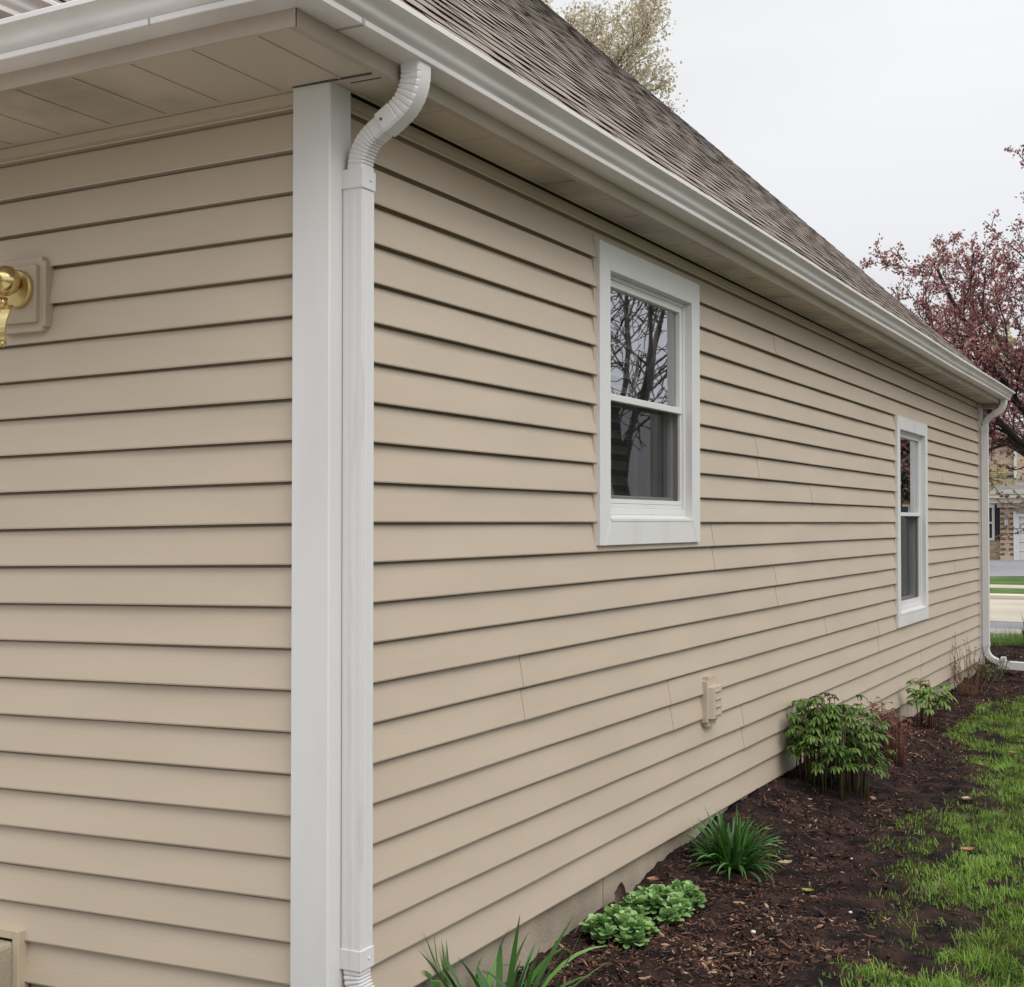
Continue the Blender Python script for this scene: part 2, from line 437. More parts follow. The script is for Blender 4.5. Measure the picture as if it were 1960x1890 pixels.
b.box((-0.10, 0.0, -0.4), (-0.031, YEND-0.02, 0.185))
for yy in (1.93, 4.9, 8.0): b.box((-0.034, yy, -0.3), (-0.0295, yy+0.004, 0.175), 1)
b.box((-4.6, 0.031, -0.4), (-0.1, 0.06, 0.14))
b.build('foundation', [M['concrete'], M['seal']], house, bevel=0.004)
# wall core, behind the siding, leaving the window openings free
b = MB()
core = [(-0.16, -0.045)]
ycur = 0.06
for w in WIN:
    a, c = w['y0']+0.07, w['y1']-0.07
    b.box((-0.16, ycur, 0.15), (-0.045, a, SOF+0.05))
    b.box((-0.16, a, 0.15), (-0.045, c, w['z0']+0.06)); b.box((-0.16, a, w['z1']-0.06), (-0.045, c, SOF+0.05))
    ycur = c
b.box((-0.16, ycur, 0.15), (-0.045, YEND-0.03, SOF+0.05))
b.box((-4.6, 0.046, 0.12), (-0.17, 0.16, SOF-0.06))
b.box((-4.0, YEND-0.2, 0.0), (-0.16, YEND-0.04, SOF+0.05))
b.build('wall_sheathing', M['dark'], house)

# corner boards
def corner_board(y_at, sgn, zb=0.12):
    b = MB(); t = 0.020; w = 0.102; w2 = 0.080
    if sgn < 0:
        pr = [(0.006, y_at+w2), (t, y_at+w2-0.001), (t, y_at-t+0.004), (t-0.004, y_at-t), (-w, y_at-t), (-w, y_at-0.004), (0.006, y_at-0.006)]
    else:
        pr = [(-0.03, y_at-w), (t, y_at-w), (t, y_at+t), (-w, y_at+t), (-w, y_at+0.006), (-0.03, y_at+0.006)]
    n = len(pr)
    v = [(x, y, zb) for x, y in pr] + [(x, y, SOF-0.001) for x, y in pr]
    b.mesh(v, [(i, (i+1) % n, (i+1) % n + n, i+n) for i in range(n)] + [tuple(reversed(range(n))), tuple(range(n, 2*n))])
    return b.build('corner_board', M['trimwhite'], house)
corner_board(0.0, -1)
corner_board(YEND, 1)

# soffit, fascia, gutters ------------------------------------------------------
FX, FY, YR = 0.190, -0.410, 11.55              # fascia planes, far end of the eave
def sl(x): return SH * min(x, 0)
b = MB()
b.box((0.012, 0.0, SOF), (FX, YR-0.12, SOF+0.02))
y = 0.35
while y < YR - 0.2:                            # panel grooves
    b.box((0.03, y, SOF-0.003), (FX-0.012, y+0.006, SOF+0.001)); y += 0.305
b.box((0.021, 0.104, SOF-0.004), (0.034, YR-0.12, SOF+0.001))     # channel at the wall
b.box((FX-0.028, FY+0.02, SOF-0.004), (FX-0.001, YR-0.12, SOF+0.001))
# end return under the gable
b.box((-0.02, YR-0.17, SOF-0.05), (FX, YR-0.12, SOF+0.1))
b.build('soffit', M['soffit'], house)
b = MB()
x = 0.0
b.face([(FX, FY, SOF), (FX, -0.002, SOF), (-0.0, -0.002, SOF), (-0.0, FY, SOF)])
b.face([(0, FY, SOF), (0, 0.03, SOF), (-4.6, 0.03, SOF-SH*4.6), (-4.6, FY, SOF-SH*4.6)])
x = 0.06
while x > -4.5:
    zz = SOF + sl(x)
    b.box((x-0.006, FY+0.014, zz-0.003), (x, -0.022, zz+0.003)); x -= 0.205
b.face([(FX, FY+0.018, SOF-0.004), (-0.0, FY+0.018, SOF-0.004), (-0.0, FY, SOF-0.004), (FX, FY, SOF-0.004)])
b.face([(0, FY+0.018, SOF-0.004), (-4.6, FY+0.018, SOF-0.004-SH*4.6), (-4.6, FY, SOF-0.004-SH*4.6), (0, FY, SOF-0.004)])
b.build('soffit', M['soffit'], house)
b = MB()                                         # dark open joint where the soffits meet
b.box((-0.10, -0.028, SOF-0.0045), (0.155, -0.0225, SOF+0.001)); b.box((0.06, 0.018, SOF-0.0025), (0.16, 0.021, SOF+0.001))
b.build('soffit_joint', M['seal'], house)
GZ = SOF + 0.037
b = MB()
b.box((FX, FY, SOF-0.008), (FX+0.004, YR, SOF+0.16))
b.box((FX-0.02, FY, SOF-0.008), (FX, YR-0.1, SOF-0.006))
def lb(x, y, z): return (x, y, z + sl(x))
for (xa, xb) in ((FX+0.004, 0.0), (0.0, -4.6)):
    pr = [(FY, SOF-0.008), (FY-0.004, SOF-0.008), (FY-0.004, SOF+0.16), (FY, SOF+0.16)]
    base = len(b.v)
    b.v.extend([lb(xa, y_, z_) for y_, z_ in pr] + [lb(xb, y_, z_) for y_, z_ in pr])
    for i in range(4): b.f.append((base+i, base+(i+1) % 4, base+4+(i+1) % 4, base+4+i)); b.m.append(0); b.c.append(1)
b.build('fascia', M['fascia'], house)

def kprofile(d=0.128, h=0.083):                  # K style: outward offset, height; the front is an ogee
    P = [(0.0, 0.0), (0.078, 0.0), (0.080, 0.002), (0.080, 0.016), (0.072, 0.018)]
    for i in range(13):
        t = i/12.0
        P.append((0.072 + 0.046*(t + 0.155*math.sin(2*math.pi*t)), 0.019 + 0.047*t))
    P += [(0.1285, 0.0685), (0.1295, 0.081), (0.1265, 0.0835), (0.112, 0.0835), (0.112, 0.079)]
    return P
KP = kprofile()
def sweep_gutter(name, stations, mats, cap_end=True):
    """stations: function list mapping (offset, height) to a point"""
    b = MB(); n = len(KP)
    for st in stations: b.v.extend([st(o_, h_) for o_, h_ in KP])
    for s_ in range(len(stations)-1):
        for i in range(n-1):
            a = s_*n+i
            b.f.append((a, a+1, a+1+n, a+n)); b.m.append(0); b.c.append(1)
    # back, and the end cap
    for s_ in range(len(stations)-1):
        b.face([stations[s_](0, 0), stations[s_](0, 0.083), stations[s_+1](0, 0.083), stations[s_+1](0, 0)])
    if cap_end:
        b.face([stations[-1](o_, h_) for o_, h_ in KP] + [stations[-1](0, 0.083)])
    o = b.build(name, mats, house)
    o.data.polygons.foreach_set('use_smooth', np.ones(len(o.data.polygons), dtype=bool))
    md = o.modifiers.new('edge', 'EDGE_SPLIT'); md.split_angle = R(32)
    return o
F1 = FX + 0.0045; F2 = FY - 0.0045
sag = lambda y: 0.004*math.sin(y*0.55) - 0.002*math.sin(y*1.7)
miter = lambda o_, h_: (F1+o_, F2-o_, GZ+h_)
st = [miter] + [(lambda o_, h_, y=y: (F1+o_, y, GZ+h_+sag(y))) for y in np.linspace(0.2, 11.54, 40)]
sweep_gutter('gutter', st, M['gutter'])
st = [(lambda o_, h_, x=x: (x, F2-o_, GZ+h_+sl(x))) for x in np.linspace(-4.6, -0.05, 14)] + [miter]
sweep_gutter('gutter', st, M['gutter'], cap_end=False)
b = MB()                                          # slip joints on the two gutters
b.box((F1, -0.25, GZ-0.0015), (F1+0.081, -0.238, GZ+0.0005)); b.box((F1+0.0785, -0.25, GZ+0.0005), (F1+0.0815, -0.238, GZ+0.017))
b.build('gutter_joint', M['fascia'], house)
b = MB(); b.box((-0.192, F2-0.0812, GZ-0.0052), (-0.186, F2-0.078, GZ+0.012)); b.build('gutter_joint', M['fascia'], house)

# roof ------------------------------------------------------------------------
PIT = 0.937
CO = 1/math.sqrt(1+PIT*PIT); SI = PIT*CO
nrm = Vector((SI, 0, CO))
RX, RZ = 0.250, 2.840
def rp(s, y, t=0.0):                              # s up the slope, t above the deck
    return (RX - CO*s + SI*t, y, RZ + SI*s + CO*t)
def hip_y(s): return -0.44 + 1.874*CO*s
b = MB()
EXPO = 0.142
S_TOP = 7.3
rows = int(S_TOP/EXPO)
b.face([rp(-0.01, -0.44), rp(-0.01, YR+0.06), rp(S_TOP, YR+0.06), rp(S_TOP, hip_y(S_TOP)-0.4)], 1)
for r_ in range(rows+1):
    s0 = r_*EXPO - (0.03 if r_ == 0 else 0); s1 = (r_+1)*EXPO + 0.02
    ya = hip_y(s0) - 0.1; yb = YR + 0.06 + random.uniform(-0.004, 0.004)
    y = ya; t1 = 0.0088
    tone = random.uniform(-0.05, 0.05)
    nxt = ya + random.uniform(0.05, 0.3)
    tooth = random.random() < 0.5
    while y < yb:
        y2 = min(nxt, yb)
        # smoothly varying dark blotches plus a tab's own tone
        bl = float(vnoise(y, s0*1.4, 0.55, 21)) * 0.6 + float(vnoise(y, s0, 0.2, 22)) * 0.4
        c = min(1, max(0, 0.70 + tone + random.uniform(-0.09, 0.09) - max(0, bl-0.58)*1.9))
        hh = t1 + 0.0008 + (0.0012 if tooth else 0.0) + random.uniform(-0.0004, 0.0004)
        cb = c if tooth else max(0, c-0.12)
        lift = random.uniform(0, 0.0004)
        A = rp(s0, y, hh+lift); B_ = rp(s0, y2, hh+random.uniform(0, 0.0004)); C_ = rp(s1, y2, 0.002 + (0.0042 if tooth else 0)); D_ = rp(s1, y, 0.002 + (0.0042 if tooth else 0))
        b.face([A, B_, C_, D_], 0, cb)
        b.face([rp(s0, y, -0.004), rp(s0, y2, -0.004), B_, A], 1)
        if tooth:
            b.face([rp(s0, y2, 0), rp(s1, y2, 0), C_, B_], 1); b.face([rp(s1, y, 0), rp(s0, y, 0), A, D_], 1)
        y = y2; tooth = not tooth
        nxt = y + (random.uniform(0.14, 0.42) if tooth else random.uniform(0.10, 0.30))
b.build('roof', [M['shingle'], M['shingle_edge']], house, color=True)
b = MB()                                           # low plane over the left eave
for r_ in range(40):
    yy = F2-0.03 + r_*0.127; z_ = 2.835 + 0.42*(r_*0.127)
    xr = RX - r_*0.127/1.874 - 0.02
    b.face([(-4.6, yy, z_+sl(-4.6)), (xr, yy, z_), (xr-0.06, yy+0.14, z_+0.056), (-4.6, yy+0.14, z_+0.056+sl(-4.6))], 0, random.uniform(0.4, 0.9))
b.build('roof', [M['shingle'], M['shingle_edge']], house, color=True)
b = MB()                                           # rake board at the far gable
P0, P1 = rp(-0.02, YR-0.02, -0.16), rp(S_TOP, YR-0.02, -0.16)
Q0, Q1 = rp(-0.02, YR-0.02, -0.006), rp(S_TOP, YR-0.02, -0.006)
for yy in (YR-0.02, YR+0.03): b.face([(p[0], yy, p[2]) for p in (P0, P1, Q1, Q0)])
b.face([(P0[0], YR-0.02, P0[2]), (P0[0], YR+0.03, P0[2]), (P1[0], YR+0.03, P1[2]), (P1[0], YR-0.02, P1[2])])
b.build('rake_board', M['fascia'], house)
# the taller wing behind the left eave
WX = -2.5; WZ0 = 3.765
b = MB()
for k in range(12):
    z0 = 2.7 + 0.0+k*EX_; b.face([(WX-0.28, 0.8, z0), (WX-0.28, 7, z0), (WX-0.295, 7, z0+EX_), (WX-0.295, 0.8, z0+EX_)])
    b.face([(WX-0.31, 0.8, z0), (WX-0.31, 7, z0), (WX-0.28, 7, z0), (WX-0.28, 0.8, z0)])
b.build('wing_wall', mat('brown_wing_siding', (0.30, 0.19, 0.13), 0.6), house)
b = MB(); b.box((WX-0.3, 0.7, WZ0-0.06), (WX-0.14, 7, WZ0-0.04)); b.box((WX-0.14, 0.7, WZ0-0.06), (WX-0.125, 7, WZ0+0.1))
b.build('wing_fascia', M['fascia'], house)
sweep_gutter('gutter', [(lambda o_, h_, y=y: (WX-0.12+o_*1.05, y, WZ0+h_*1.4)) for y in (0.7, 3, 7)], M['gutter'])
b = MB()
for r_ in range(24):
    s0 = r_*EXPO; y = 0.6
    while y < 7:
        y2 = y + random.uniform(0.1, 0.3)
        f = lambda s, yy, t: (WX-0.04 - CO*s + SI*t, yy, WZ0+0.11+SI*s+CO*t)
        b.face([f(s0, y, 0.012), f(s0, y2, 0.012), f(s0+EXPO+0.01, y2, 0.002), f(s0+EXPO+0.01, y, 0.002)], 0, random.uniform(0.5, 1))
        b.face([f(s0, y, -0.003), f(s0, y2, -0.003), f(s0, y2, 0.012), f(s0, y, 0.012)], 1)
        y = y2
b.build('wing_roof', [M['shingle'], M['shingle_edge']], house, color=True)

# windows ---------------------------------------------------------------------
def make_window(w):
    y0, y1, z0, z1, c = w['y0'], w['y1'], w['z0'], w['z1'], w['cas']
    T, t0 = 0.012, -0.035
    b = MB()
    g = 0.0009
    yi0, yi1, zi0, zi1 = y0+c, y1-c, z0+c, z1-c*0.98
    def prism(poly):                                # poly of (y, z) with the casing thickness
        n = len(poly)
        v = [(t0, y, z) for y, z in poly] + [(T, y, z) for y, z in poly]
        b.mesh(v, [(i, (i+1) % n, (i+1) % n+n, i+n) for i in range(n)] + [tuple(range(n, 2*n)), tuple(reversed(range(n)))])
    m = c*0.45                                       # the bent-metal mitres start part way in
    prism([(y0, z0), (y0+m, z0), (yi0, zi0), (yi0, zi1), (y0+m*0.6, z1), (y0, z1)])
    prism([(y1, z0), (y1, z1), (y1-0.004, z1), (yi1, zi1), (yi1, zi0), (y1-m, z0)])
    prism([(y0+m*0.6+g, z1), (yi0+g, zi1), (yi1-g, zi1), (y1-0.004-g, z1)])
    prism([(y0+m+g, z0), (y1-m-g, z0), (yi1-g, zi0), (yi0+g, zi0)])
    win = b.build('window', M['trimwhite'], house, bevel=0.0025)
    b = MB(); jw = 0.016                              # siding channel round the casing
    b.box((-0.034, y0-jw, z0-jw), (-0.0075, y0-0.0005, z1+jw)); b.box((-0.034, y1+0.0005, z0-jw), (-0.0075, y1+jw, z1+jw))
    b.box((-0.034, y0-0.0005, z1+0.0005), (-0.0075, y1+0.0005, z1+jw)); b.box((-0.034, y0-0.0005, z0-jw), (-0.0075, y1+0.0005, z0-0.0005))
    b.build('siding_channel', M['siding'], win)
    # vinyl jamb box
    b = MB(); J = 0.017
    for (a, d) in (((-0.115, yi0-0.004, zi0-0.004), (t0+0.012, yi0+J, zi1+0.004)), ((-0.115, yi1-J, zi0-0.004), (t0+0.012, yi1+0.004, zi1+0.004)),
                   ((-0.115, yi0+J, zi1-J), (t0+0.010, yi1-J, zi1+0.004)), ((-0.115, yi0+J, zi0-0.004), (t0+0.010, yi1-J, zi0+J))):
        b.box(a, d)
    b.build('jamb', M['white'], win, bevel=0.002)
    b = MB()                                         # sloped outer sill
    b.mesh([(t0, yi0, zi0+0.016), (t0, yi1, zi0+0.016), (T+0.002, yi1, zi0-0.001), (T+0.002, yi0, zi0-0.001), (t0, yi0, zi0-0.01), (t0, yi1, zi0-0.01), (T+0.002, yi1, zi0-0.01), (T+0.002, yi0, zi0-0.01)],
           [(0, 3, 2, 1), (4, 5, 6, 7), (3, 7, 6, 2), (0, 1, 5, 4)])
    b.build('sill', M['trimwhite'], win)
    zm = (w['z0']+w['z1'])/2 + (0.005 if w['blinds'] else 0.06)
    S = 0.028
    def sash(name, xa, xb, za, zb_):
        b = MB()
        ya, yb = yi0+J, yi1-J
        b.box((xa, ya, za), (xb, ya+S, zb_)); b.box((xa, yb-S, za), (xb, yb, zb_))
        b.box((xa, ya+S, zb_-S), (xb, yb-S, zb_)); b.box((xa, ya+S, za), (xb, yb-S, za+S))
        o = b.build(name, M['white'], win, bevel=0.003)
        b = MB(); xm = (xa+xb)/2
        b.face([(xm, ya+S, za+S), (xm, yb-S, za+S), (xm, yb-S, zb_-S), (xm, ya+S, zb_-S)])
        b.build('pane', M['glass'], win)
    lo = zi0 + J + 0.052
    sash('sash', -0.068, -0.030, zm-0.018, zi1-J)
    sash('sash', -0.110, -0.072, lo, zm+0.018)
    b = MB()
    xs = -0.046
    b.box((-0.052, yi0+J, lo-0.006), (-0.036, yi0+J+0.014, zm-0.018)); b.box((-0.052, yi1-J-0.014, lo-0.006), (-0.036, yi1-J, zm-0.018))
    b.box((-0.052, yi0+J+0.014, lo-0.006), (-0.030, yi1-J-0.014, lo+0.012))
    b.face([(xs, yi0+J+0.014, lo+0.012), (xs, yi1-J-0.014, lo+0.012), (xs, yi1-J-0.014, zm-0.018), (xs, yi0+J+0.014, zm-0.018)], 1)
    b.build('insect_screen', [M['white'], M['screen']], win)
    b = MB()                                         # stepped frame below the screen
    b.box((-0.115, yi0+J, zi0+J), (-0.024, yi1-J, lo-0.026)); b.box((-0.115, yi0+J, lo-0.026), (-0.030, yi1-J, lo-0.007))
    b.build('sill_rail', M['white'], win, bevel=0.003)
    # dark room with a stained liner and louvred shutter
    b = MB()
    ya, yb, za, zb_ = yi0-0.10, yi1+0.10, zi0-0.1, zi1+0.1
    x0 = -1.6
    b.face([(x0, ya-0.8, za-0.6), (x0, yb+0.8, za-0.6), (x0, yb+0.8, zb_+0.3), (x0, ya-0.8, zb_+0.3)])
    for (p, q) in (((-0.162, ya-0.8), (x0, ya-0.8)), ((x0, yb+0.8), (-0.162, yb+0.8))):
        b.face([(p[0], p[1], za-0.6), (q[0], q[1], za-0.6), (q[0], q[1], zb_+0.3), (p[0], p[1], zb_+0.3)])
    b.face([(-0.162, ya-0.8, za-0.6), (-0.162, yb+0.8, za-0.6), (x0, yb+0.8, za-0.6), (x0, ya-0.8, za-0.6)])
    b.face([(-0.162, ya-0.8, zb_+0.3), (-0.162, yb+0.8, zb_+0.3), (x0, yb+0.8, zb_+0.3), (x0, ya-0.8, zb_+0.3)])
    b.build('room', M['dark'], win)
    b = MB()
    b.box((-0.20, yi0-0.02, zi0+0.03), (-0.118, yi0+0.012, zi1)); b.box((-0.20, yi1-0.012, zi0+0.03), (-0.118, yi1+0.02, zi1))
    b.box((-0.20, yi0, zi0+0.03), (-0.118, yi1, zi0+0.055))
    b.build('liner', M['wood_in'], win)
    if w['blinds']:
        b = MB(); xs = -0.158
        ya, yb = yi0+0.02, yi1-0.02
        b.box((xs-0.02, ya, zi0+0.04), (xs+0.012, ya+0.05, zi1)); b.box((xs-0.02, yb-0.30, zi0+0.04), (xs+0.012, yb-0.25, zi1))
        b.box((xs-0.02, yb-0.06, zi0+0.04), (xs+0.012, yb, zi1))
        z = zi0 + 0.09
        while z < zi1 - 0.03:
            b.mesh([(xs+0.03, ya+0.05, z-0.012), (xs+0.03, yb-0.30, z-0.012), (xs-0.035, yb-0.30, z+0.026), (xs-0.035, ya+0.05, z+0.026),
                    (xs+0.03, ya+0.05, z-0.004), (xs+0.03, yb-0.30, z-0.004), (xs-0.035, yb-0.30, z+0.034), (xs-0.035, ya+0.05, z+0.034)],
                   [(0, 3, 2, 1), (4, 5, 6, 7), (0, 1, 5, 4), (2, 3, 7, 6), (1, 2, 6, 5), (3, 0, 4, 7)])
            z += 0.066
        b.build('shutter', M['shutter'], win)
    return win
for w in WIN: make_window(w)

# downspouts -------------------------------------------------------------------
def sweep_xz(b, path, w_y, depth, yc, crimp=None, m=0):
    """rectangular pipe (rounded corners) along a path of (x, z) in the plane y = yc"""
    base = len(b.v); ns = len(path)
    r = 0.007
    hw, hd = w_y/2, depth/2
    prof = [(-hw, -hd+r), (-hw, hd-r), (-hw+r, hd), (hw-r, hd), (hw, hd-r), (hw, -hd+r), (hw-r, -hd), (-hw+r, -hd)]
    for i, (x, z) in enumerate(path):
        a = path[max(i-1, 0)]; c = path[min(i+1, ns-1)]
        t = Vector((c[0]-a[0], 0, c[1]-a[1])).normalized()
        nn = Vector((-t.z, 0, t.x))                    # in-plane normal: +x side when heading down
        k = crimp[i] if crimp else (0, 0)
        for (py, pn) in prof:
            off = pn + (k[0] if pn > 0 else -k[1])
            q = Vector((x, yc+py*(1 + 0.25*min(k)/0.01 if crimp else 1), z)) + nn*off
            b.v.append(tuple(q))
    n = len(prof)
    for i in range(ns-1):
        for j in range(n):
            a = base+i*n+j; c = base+i*n+(j+1) % n
            b.f.append((a, c, c+n, a+n)); b.m.append(m); b.c.append(1)
    b.f.append(tuple(base+j for j in range(n))); b.m.append(m); b.c.append(1)
    b.f.append(tuple(base+(ns-1)*n+j for j in reversed(range(n)))); b.m.append(m); b.c.append(1)
def arc_path(start, heading, turns, step=0.004):
    """turns: (angle in degrees signed, radius) or (0, length)"""
    x, z = start; h = heading; P = [(x, z)]; bend = [0]
    for ang, val in turns:
        if ang == 0:
            n = max(2, int(val/step)); d = val/n; da = 0
        else:
            L_ = abs(R(ang))*val; n = max(3, int(L_/step)); d = L_/n; da = R(ang)/n
        for i in range(n):
            h += da/2; x += math.sin(h)*d; z -= math.cos(h)*d; h += da/2
            P.append((x, z)); bend.append(0 if ang == 0 else (1 if ang > 0 else -1))
    return P, bend                                       # heading 0 is straight down, positive swings to +x
def crimps(bend, amp, per=3):
    K = []
    for i, s_ in enumerate(bend):
        on = (i % per) == 0 and s_ != 0
        k = -amp if on else 0.0
        K.append((k, 0) if s_ > 0 else (0, k) if s_ < 0 else (0, 0))
    return K
DX = 0.053
def downspout(yc, zlow, wide, far=False):
    b = MB()
    # straight pipe with ribbed faces
    hw, hd = wide/2, 0.030
    prof = []
    def ribs(a, c, n, d):
        for i in range(n):
            for f_, o_ in ((0.18, 0), (0.32, d), (0.68, d), (0.82, 0)):
                t = (i+f_)/n; prof.append((a[0]+(c[0]-a[0])*t, a[1]+(c[1]-a[1])*t, o_))
    P = []
    def side(a, c, nx, ny, n, d):
        P.append((a[0], a[1]))
        for i in range(n):
            for f_, o_ in ((0.2, 0), (0.3, 1), (0.7, 1), (0.8, 0)):
                t = 0.06 + 0.88*(i+f_)/n
                P.append((a[0]+(c[0]-a[0])*t - nx*d*o_, a[1]+(c[1]-a[1])*t - ny*d*o_))
    side((-hd, -hw), (hd, -hw), 0, -1, 2, 0.0006)
    side((hd, -hw), (hd, hw), 1, 0, 2, 0.0005)
    side((hd, hw), (-hd, hw), 0, 1, 2, 0.0022)
    side((-hd, hw), (-hd, -hw), -1, 0, 1, 0.001)
    n = len(P); z1 = 2.50
    v = [(DX+x, yc+y, zlow) for x, y in P] + [(DX+x, yc+y, z1) for x, y in P]
    b.mesh(v, [(i, (i+1) % n, (i+1) % n+n, i+n) for i in range(n)])
    ds = b.build('downspout', M['spout'], house)
    # upper offset: two crimped elbows
    xo = F1 + 0.040
    ang = 58; Ra = 0.120
    dxa = Ra*(1-math.cos(R(ang)))
    rem = (xo - DX - 2*dxa) / math.sin(R(ang))
    b = MB()
    P1, B1 = arc_path((xo, GZ+0.006), 0.0, [(0, 0.030), (-ang, Ra), (0, max(0.02, rem*0.6))])
    sweep_xz(b, P1, wide*1.06, 0.064, yc, crimps(B1, 0.0030, 4))
    b.build('elbow', M['spout'], ds)
    b = MB()
    e0 = P1[-1]
    h0 = -R(ang)
    st_ = (e0[0] - math.sin(h0)*0.012, e0[1] + math.cos(h0)*0.012)
    P2, B2 = arc_path(st_, h0, [(0, max(0.012, rem*0.4)+0.012), (ang, Ra*0.9)])
    zdn = P2[-1][1] - 2.475
    P2b, B2b = arc_path(P2[-1], 0.0, [(0, max(0.02, zdn))])
    sweep_xz(b, P2+P2b[1:], wide*0.96, 0.056, yc, crimps(B2+B2b[1:], 0.0034, 3))
    b.build('elbow', M['spout'], ds)
    # collars
    def collar(za, zb_):
        b = MB(); gy = wide/2+0.003; gx = hd+0.0035
        b.box((DX-gx, yc-gy, za), (DX+gx, yc+gy, zb_))
        b.box((DX+gx-0.0015, yc-gy-0.0008, za-0.001), (DX+gx+0.0012, yc-gy+0.004, zb_+0.001), 0)
        b.lathe([(0.0045, gx), (0.004, gx+0.003), (0.001, gx+0.004)], (DX, yc+0.008, (za+zb_)/2), 'X', 10, 0)
        b.build('collar', M['spout'], ds, bevel=0.0015)
    collar(2.452, 2.505)
    if not far:
        b = MB(); b.lathe([(0.004, 0), (0.004, 0.003), (0.001, 0.004)], (0, 0, 0), 'Y', 8)
        o = b.build('screw', M['screw'], ds)
        q = P2[2]; o.location = (q[0]+0.006, yc-wide*0.5-0.002, q[1]+0.006); o.rotation_euler = (math.pi, 0, 0)
        b = MB()
        b.box((DX-hd-0.010, yc-hw-0.004, 1.545), (DX+hd+0.002, yc-hw-0.0015, 1.57)); b.box((-0.0, yc-hw-0.004, 1.545), (DX-hd-0.010, yc-hw-0.001, 1.57))
        collar(0.338, 0.392)
        b = MB()
        P3, B3 = arc_path((DX, 0.345), 0.0, [(0, 0.02), (70, 0.09), (0, 0.06)])
        sweep_xz(b, P3, wide*0.97, 0.058, yc, crimps(B3, 0.006, 3)); b.build('elbow', M['spout'], ds)
    else:
        collar(0.30, 0.34)
        b = MB()
        P3, B3 = arc_path((DX, 0.31), 0.0, [(0, 0.03), (62, 0.12), (0, 0.10)])
        sweep_xz(b, P3, wide*1.0, 0.06, yc, crimps(B3, 0.003, 3)); b.build('elbow', M['spout'], ds)
        b = MB()
        e0 = P3[-1]
        b.box((e0[0]-0.015, yc-0.052, e0[1]-0.035), (e0[0]+0.035, yc+0.052, e0[1]+0.075))
        b.build('collar', M['spout'], ds, bevel=0.004)
        b = MB()
        b.mesh([(e0[0]-0.04, yc-0.045, 0.085), (e0[0]-0.04, yc+0.045, 0.085), (1.7, yc+0.1, 0.03), (1.7, yc+0.01, 0.03),
                (e0[0]-0.04, yc-0.045, 0.165), (e0[0]-0.04, yc+0.045, 0.165), (1.7, yc+0.1, 0.11), (1.7, yc+0.01, 0.11)],
               [(0, 3, 2, 1), (4, 5, 6, 7), (0, 1, 5, 4), (1, 2, 6, 5), (2, 3, 7, 6), (3, 0, 4, 7)])
        b.build('extension_pipe', M['trimwhite'], ds, bevel=0.004)
    return ds
d1 = downspout(0.070, 0.34, 0.062)
d2 = downspout(YEND-0.075, 0.30, 0.075, far=True)
d2['label'] = 'far downspout with a white extension pipe lying on the mulch'
d1['label'] = 'near downspout beside the white corner board'

# vent, lantern, stoop ------------------------------------------------------------
v = empty('vent_cover', (0, 3.115, 0.69))
tag(v, 'small tan louvred vent cover fixed low on the siding below the near window', 'vent')
b = MB(); ya, yb, za, zb_ = 3.035, 3.185, 0.590, 0.822
b.mesh([(x, y, z) for x in (-0.02, 0.018) for (y, z) in ((ya+0.02, za), (yb-0.02, za), (yb-0.02, za+0.02), (yb, za+0.02), (yb, zb_-0.02), (yb-0.02, zb_-0.02), (yb-0.02, zb_), (ya+0.02, zb_), (ya+0.02, zb_-0.02), (ya, zb_-0.02), (ya, za+0.02), (ya+0.02, za+0.02))],
       [tuple(range(12, 24)), tuple(reversed(range(12)))] + [(i, (i+1) % 12, (i+1) % 12+12, i+12) for i in range(12)])
b.build('base_plate', M['vent'], v, bevel=0.002)
b = MB(); c0, c1 = ya+0.012, yb-0.004
pr = [(c0, 0.018), (c0+0.012, 0.044), (c1-0.012, 0.044), (c1, 0.018)]
zl, zh = za+0.035, zb_-0.045
b.mesh([(x, y, zl) for y, x in pr] + [(x, y, zh) for y, x in pr] , [(0, 1, 5, 4), (1, 2, 6, 5), (2, 3, 7, 6), (0, 3, 2, 1)][0:3] + [(3, 2, 1, 0), (4, 5, 6, 7)])
b.build('hood', M['vent'], v, bevel=0.004)
for i in range(4):
    b = MB(); z = zl + 0.012 + i*0.036
    b.mesh([(0.043, c0+0.03, z+0.004), (0.043, c1-0.026, z+0.004), (0.0453, c1-0.028, z+0.004), (0.0453, c0+0.03, z+0.004), (0.043, c0+0.03, z+0.031), (0.043, c1-0.026, z+0.031)],
           [(0, 1, 2, 3), (3, 2, 5, 4), (0, 3, 4), (1, 5, 2)])
    b.build('louvre', M['vent'], v)
    b = MB(); b.face([(0.0446, c0+0.03, z-0.002), (0.0446, c1-0.026, z-0.002), (0.0446, c1-0.026, z+0.003), (0.0446, c0+0.03, z+0.003)])
    b.build('louvre_gap', M['vent_gap'], v)
rehome(v)

